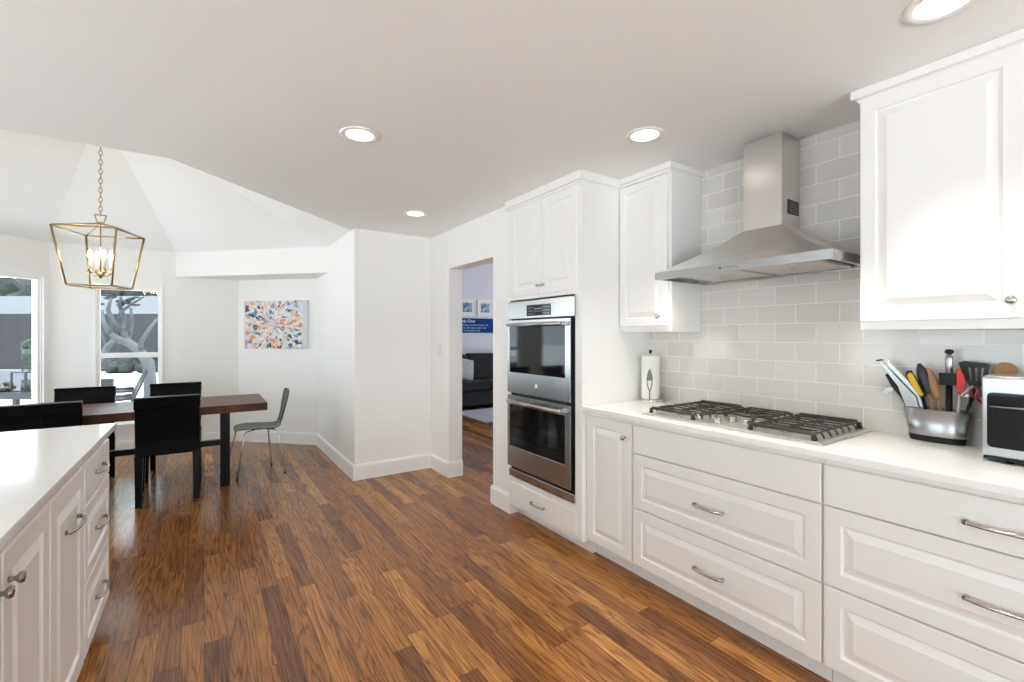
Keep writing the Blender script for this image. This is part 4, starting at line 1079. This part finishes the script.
# gnarled tree outside the middle window, drawn as limbs in the yard's own plan grid
def T(u,v,d): return P((u-512)/458.2*d, d, 1.341+(335.7-v)/458.2*d)
tree_d=8.6
limbs=[([(151,407,.0),(150,380,.0),(148,362,.05),(139,350,.1),(128,342,.1),(117,339,.1),(110,333,.0)],[.15,.135,.13,.11,.10,.09,.05]),
 ([(139,350,.1),(142,340,.0),(150,328,.1),(157,319,.2)],[.06,.05,.04,.03]),
 ([(128,342,.1),(123,330,.2),(125,318,.2),(119,305,.1),(121,297,0)],[.08,.065,.05,.045,.03]),
 ([(123,330,.2),(113,322,.1),(108,310,0),(111,298,0)],[.075,.06,.05,.03]),
 ([(117,339,.1),(108,346,0),(102,356,0),(99,362,0)],[.09,.07,.06,.05]),
 ([(110,333,0),(104,322,0),(102,310,0)],[.07,.05,.03]),
 ([(108,346,0),(104,336,.1),(101,328,.1)],[.05,.05,.04]),
 ([(128,342,.2),(132,325,.3),(131,308,.3)],[.05,.04,.03]),
 ([(119,340,.2),(118,322,.3),(120,310,.3)],[.04,.035,.025]),
 ([(121,312,.1),(133,303,.2),(144,297,.2)],[.04,.03,.02])]
b0=T(151,407,tree_d); b0.z=-.15
e=thing('gnarled_tree','gnarled leaning pale grey tree outside the middle window','tree',tuple(b0))
mb=MB()
for i,(pp,rs) in enumerate(limbs):
    pts_=[T(u,v,tree_d+dd) for u,v,dd in pp]
    if i==0: pts_=[b0]+pts_; rs=[.17]+rs
    mb.tube(pts_,[q*.75 for q in rs],9)
mb.build('trunk','bark',e)
mb=MB()
for k in range(26):
    u=100+rng.random()*40; v=292+rng.random()*14; p=T(u,v,tree_d+.4*rng.random())
    mb.ico(tuple(p),.028+.02*rng.random(),1,.7,(1.6,1,.6))
mb.build('leaf_tufts','leafd',e)
# lounge chair outside the middle window
c=P(-5.9,7.5,-.15)
e=thing('patio_chair','charcoal reclining patio chair outside the middle window','chair',tuple(c))
T2=lambda u,v,d: P((u-512)/458.2*d,d,1.341+(335.7-v)/458.2*d)
a=T2(146,372,7.6); b_=T2(133,398,7.3)
dv=P(-.80,1.0).normalized()*.5
for k in (0,1):
    o_=dv*k
    MB().tube([a+o_,b_+o_,T2(133,398,7.3)+o_-Vector((0,0,.12))],.035,8).build('back_rail','outmetal',e)
    MB().tube([b_+o_,T2(108,401,7.1)+o_],.030,8).build('seat_rail','outmetal',e)
    MB().tube([T2(133,391,7.3)+o_,T2(112,392,7.1)+o_],.026,8).build('armrest','outmetal',e)
    for uu in (134,110):
        q=T2(uu,400,7.2)+o_; MB().tube([q,Vector((q.x,q.y,-.15))],.022,8).build('leg','outmetal',e)
mb=MB(); mb.hexa([tuple(a),tuple(b_),tuple(b_+dv),tuple(a+dv)],[tuple(a+Vector((.012,0,0))),tuple(b_+Vector((.012,0,0))),tuple(b_+dv+Vector((.012,0,0))),tuple(a+dv+Vector((.012,0,0)))]); mb.build('sling','sling',e)
q=P(-6.99,7.9,-.15)
e=thing('patio_side_table','small charcoal block side table outside the middle window','table',tuple(q))
mb=MB(); mb.box(q.x-.09,q.x+.09,q.y-.09,q.y+.09,.43,.60); mb.build('top','sling',e,bevel=.01)
for sx_ in (-1,1):
    for sy_ in (-1,1): MB().box(q.x+sx_*.075-.012,q.x+sx_*.075+.012,q.y+sy_*.075-.012,q.y+sy_*.075+.012,-.15,.43).build('leg','outmetal',e)
# console table with lantern and bowl outside the left window
c=P(-6.55,6.05,-.15)
e=thing('patio_table','long charcoal outdoor table just outside the left window','table',tuple(c))
e.rotation_euler=(0,0,-yaw); BASE[e.name]=Vector((0,0,0))
MB().box(-1.0,.50,-.22,.22,.68,.76).build('tabletop','outmetal',e,bevel=.005)
for x_ in (-.9,.17,.44):
    MB().box(x_-.025,x_+.025,-.18,-.13,0,.68).build('leg','outmetal',e); MB().box(x_-.025,x_+.025,.13,.18,0,.68).build('leg','outmetal',e)
q=P(-6.42,6.05,.61)
e=thing('candle_lantern','black framed lantern with a pale candle on the outdoor table','lantern',tuple(q))
e.rotation_euler=(0,0,-yaw); BASE[e.name]=Vector((0,0,0))
mb=MB(); s_=.09
for sx_ in (-1,1):
    for sy_ in (-1,1): mb.box(sx_*s_-.008,sx_*s_+.008,sy_*s_-.008,sy_*s_+.008,0,.26)
mb.box(-s_-.01,s_+.01,-s_-.01,s_+.01,0,.015); mb.box(-s_-.01,s_+.01,-s_-.01,s_+.01,.245,.26)
mb.build('frame','outmetal',e)
MB().tube([(-.05,0,.26),(-.03,0,.32),(.03,0,.32),(.05,0,.26)],.005,6).build('handle','outmetal',e)
MB().lathe([(.045,.015),(.045,.15),(0,.155)],(0,0,0),'z',16).build('candle','outcandle',e)
q=P(-6.68,6.02,.61)
e=thing('planter_bowl','pale stone bowl of dry planting on the outdoor table','planter',tuple(q))
MB().lathe([(.06,.611),(.11,.64),(.12,.68),(.10,.675),(0,.66)],(q.x,q.y,0),'z',24).build('bowl','pot',e)
mb=MB()
for k in range(8): a_=rng.random()*6.28; mb.ico((q.x+.06*math.cos(a_),q.y+.06*math.sin(a_),.69+.02*rng.random()),.035,1,.6)
mb.build('planting','soil',e)
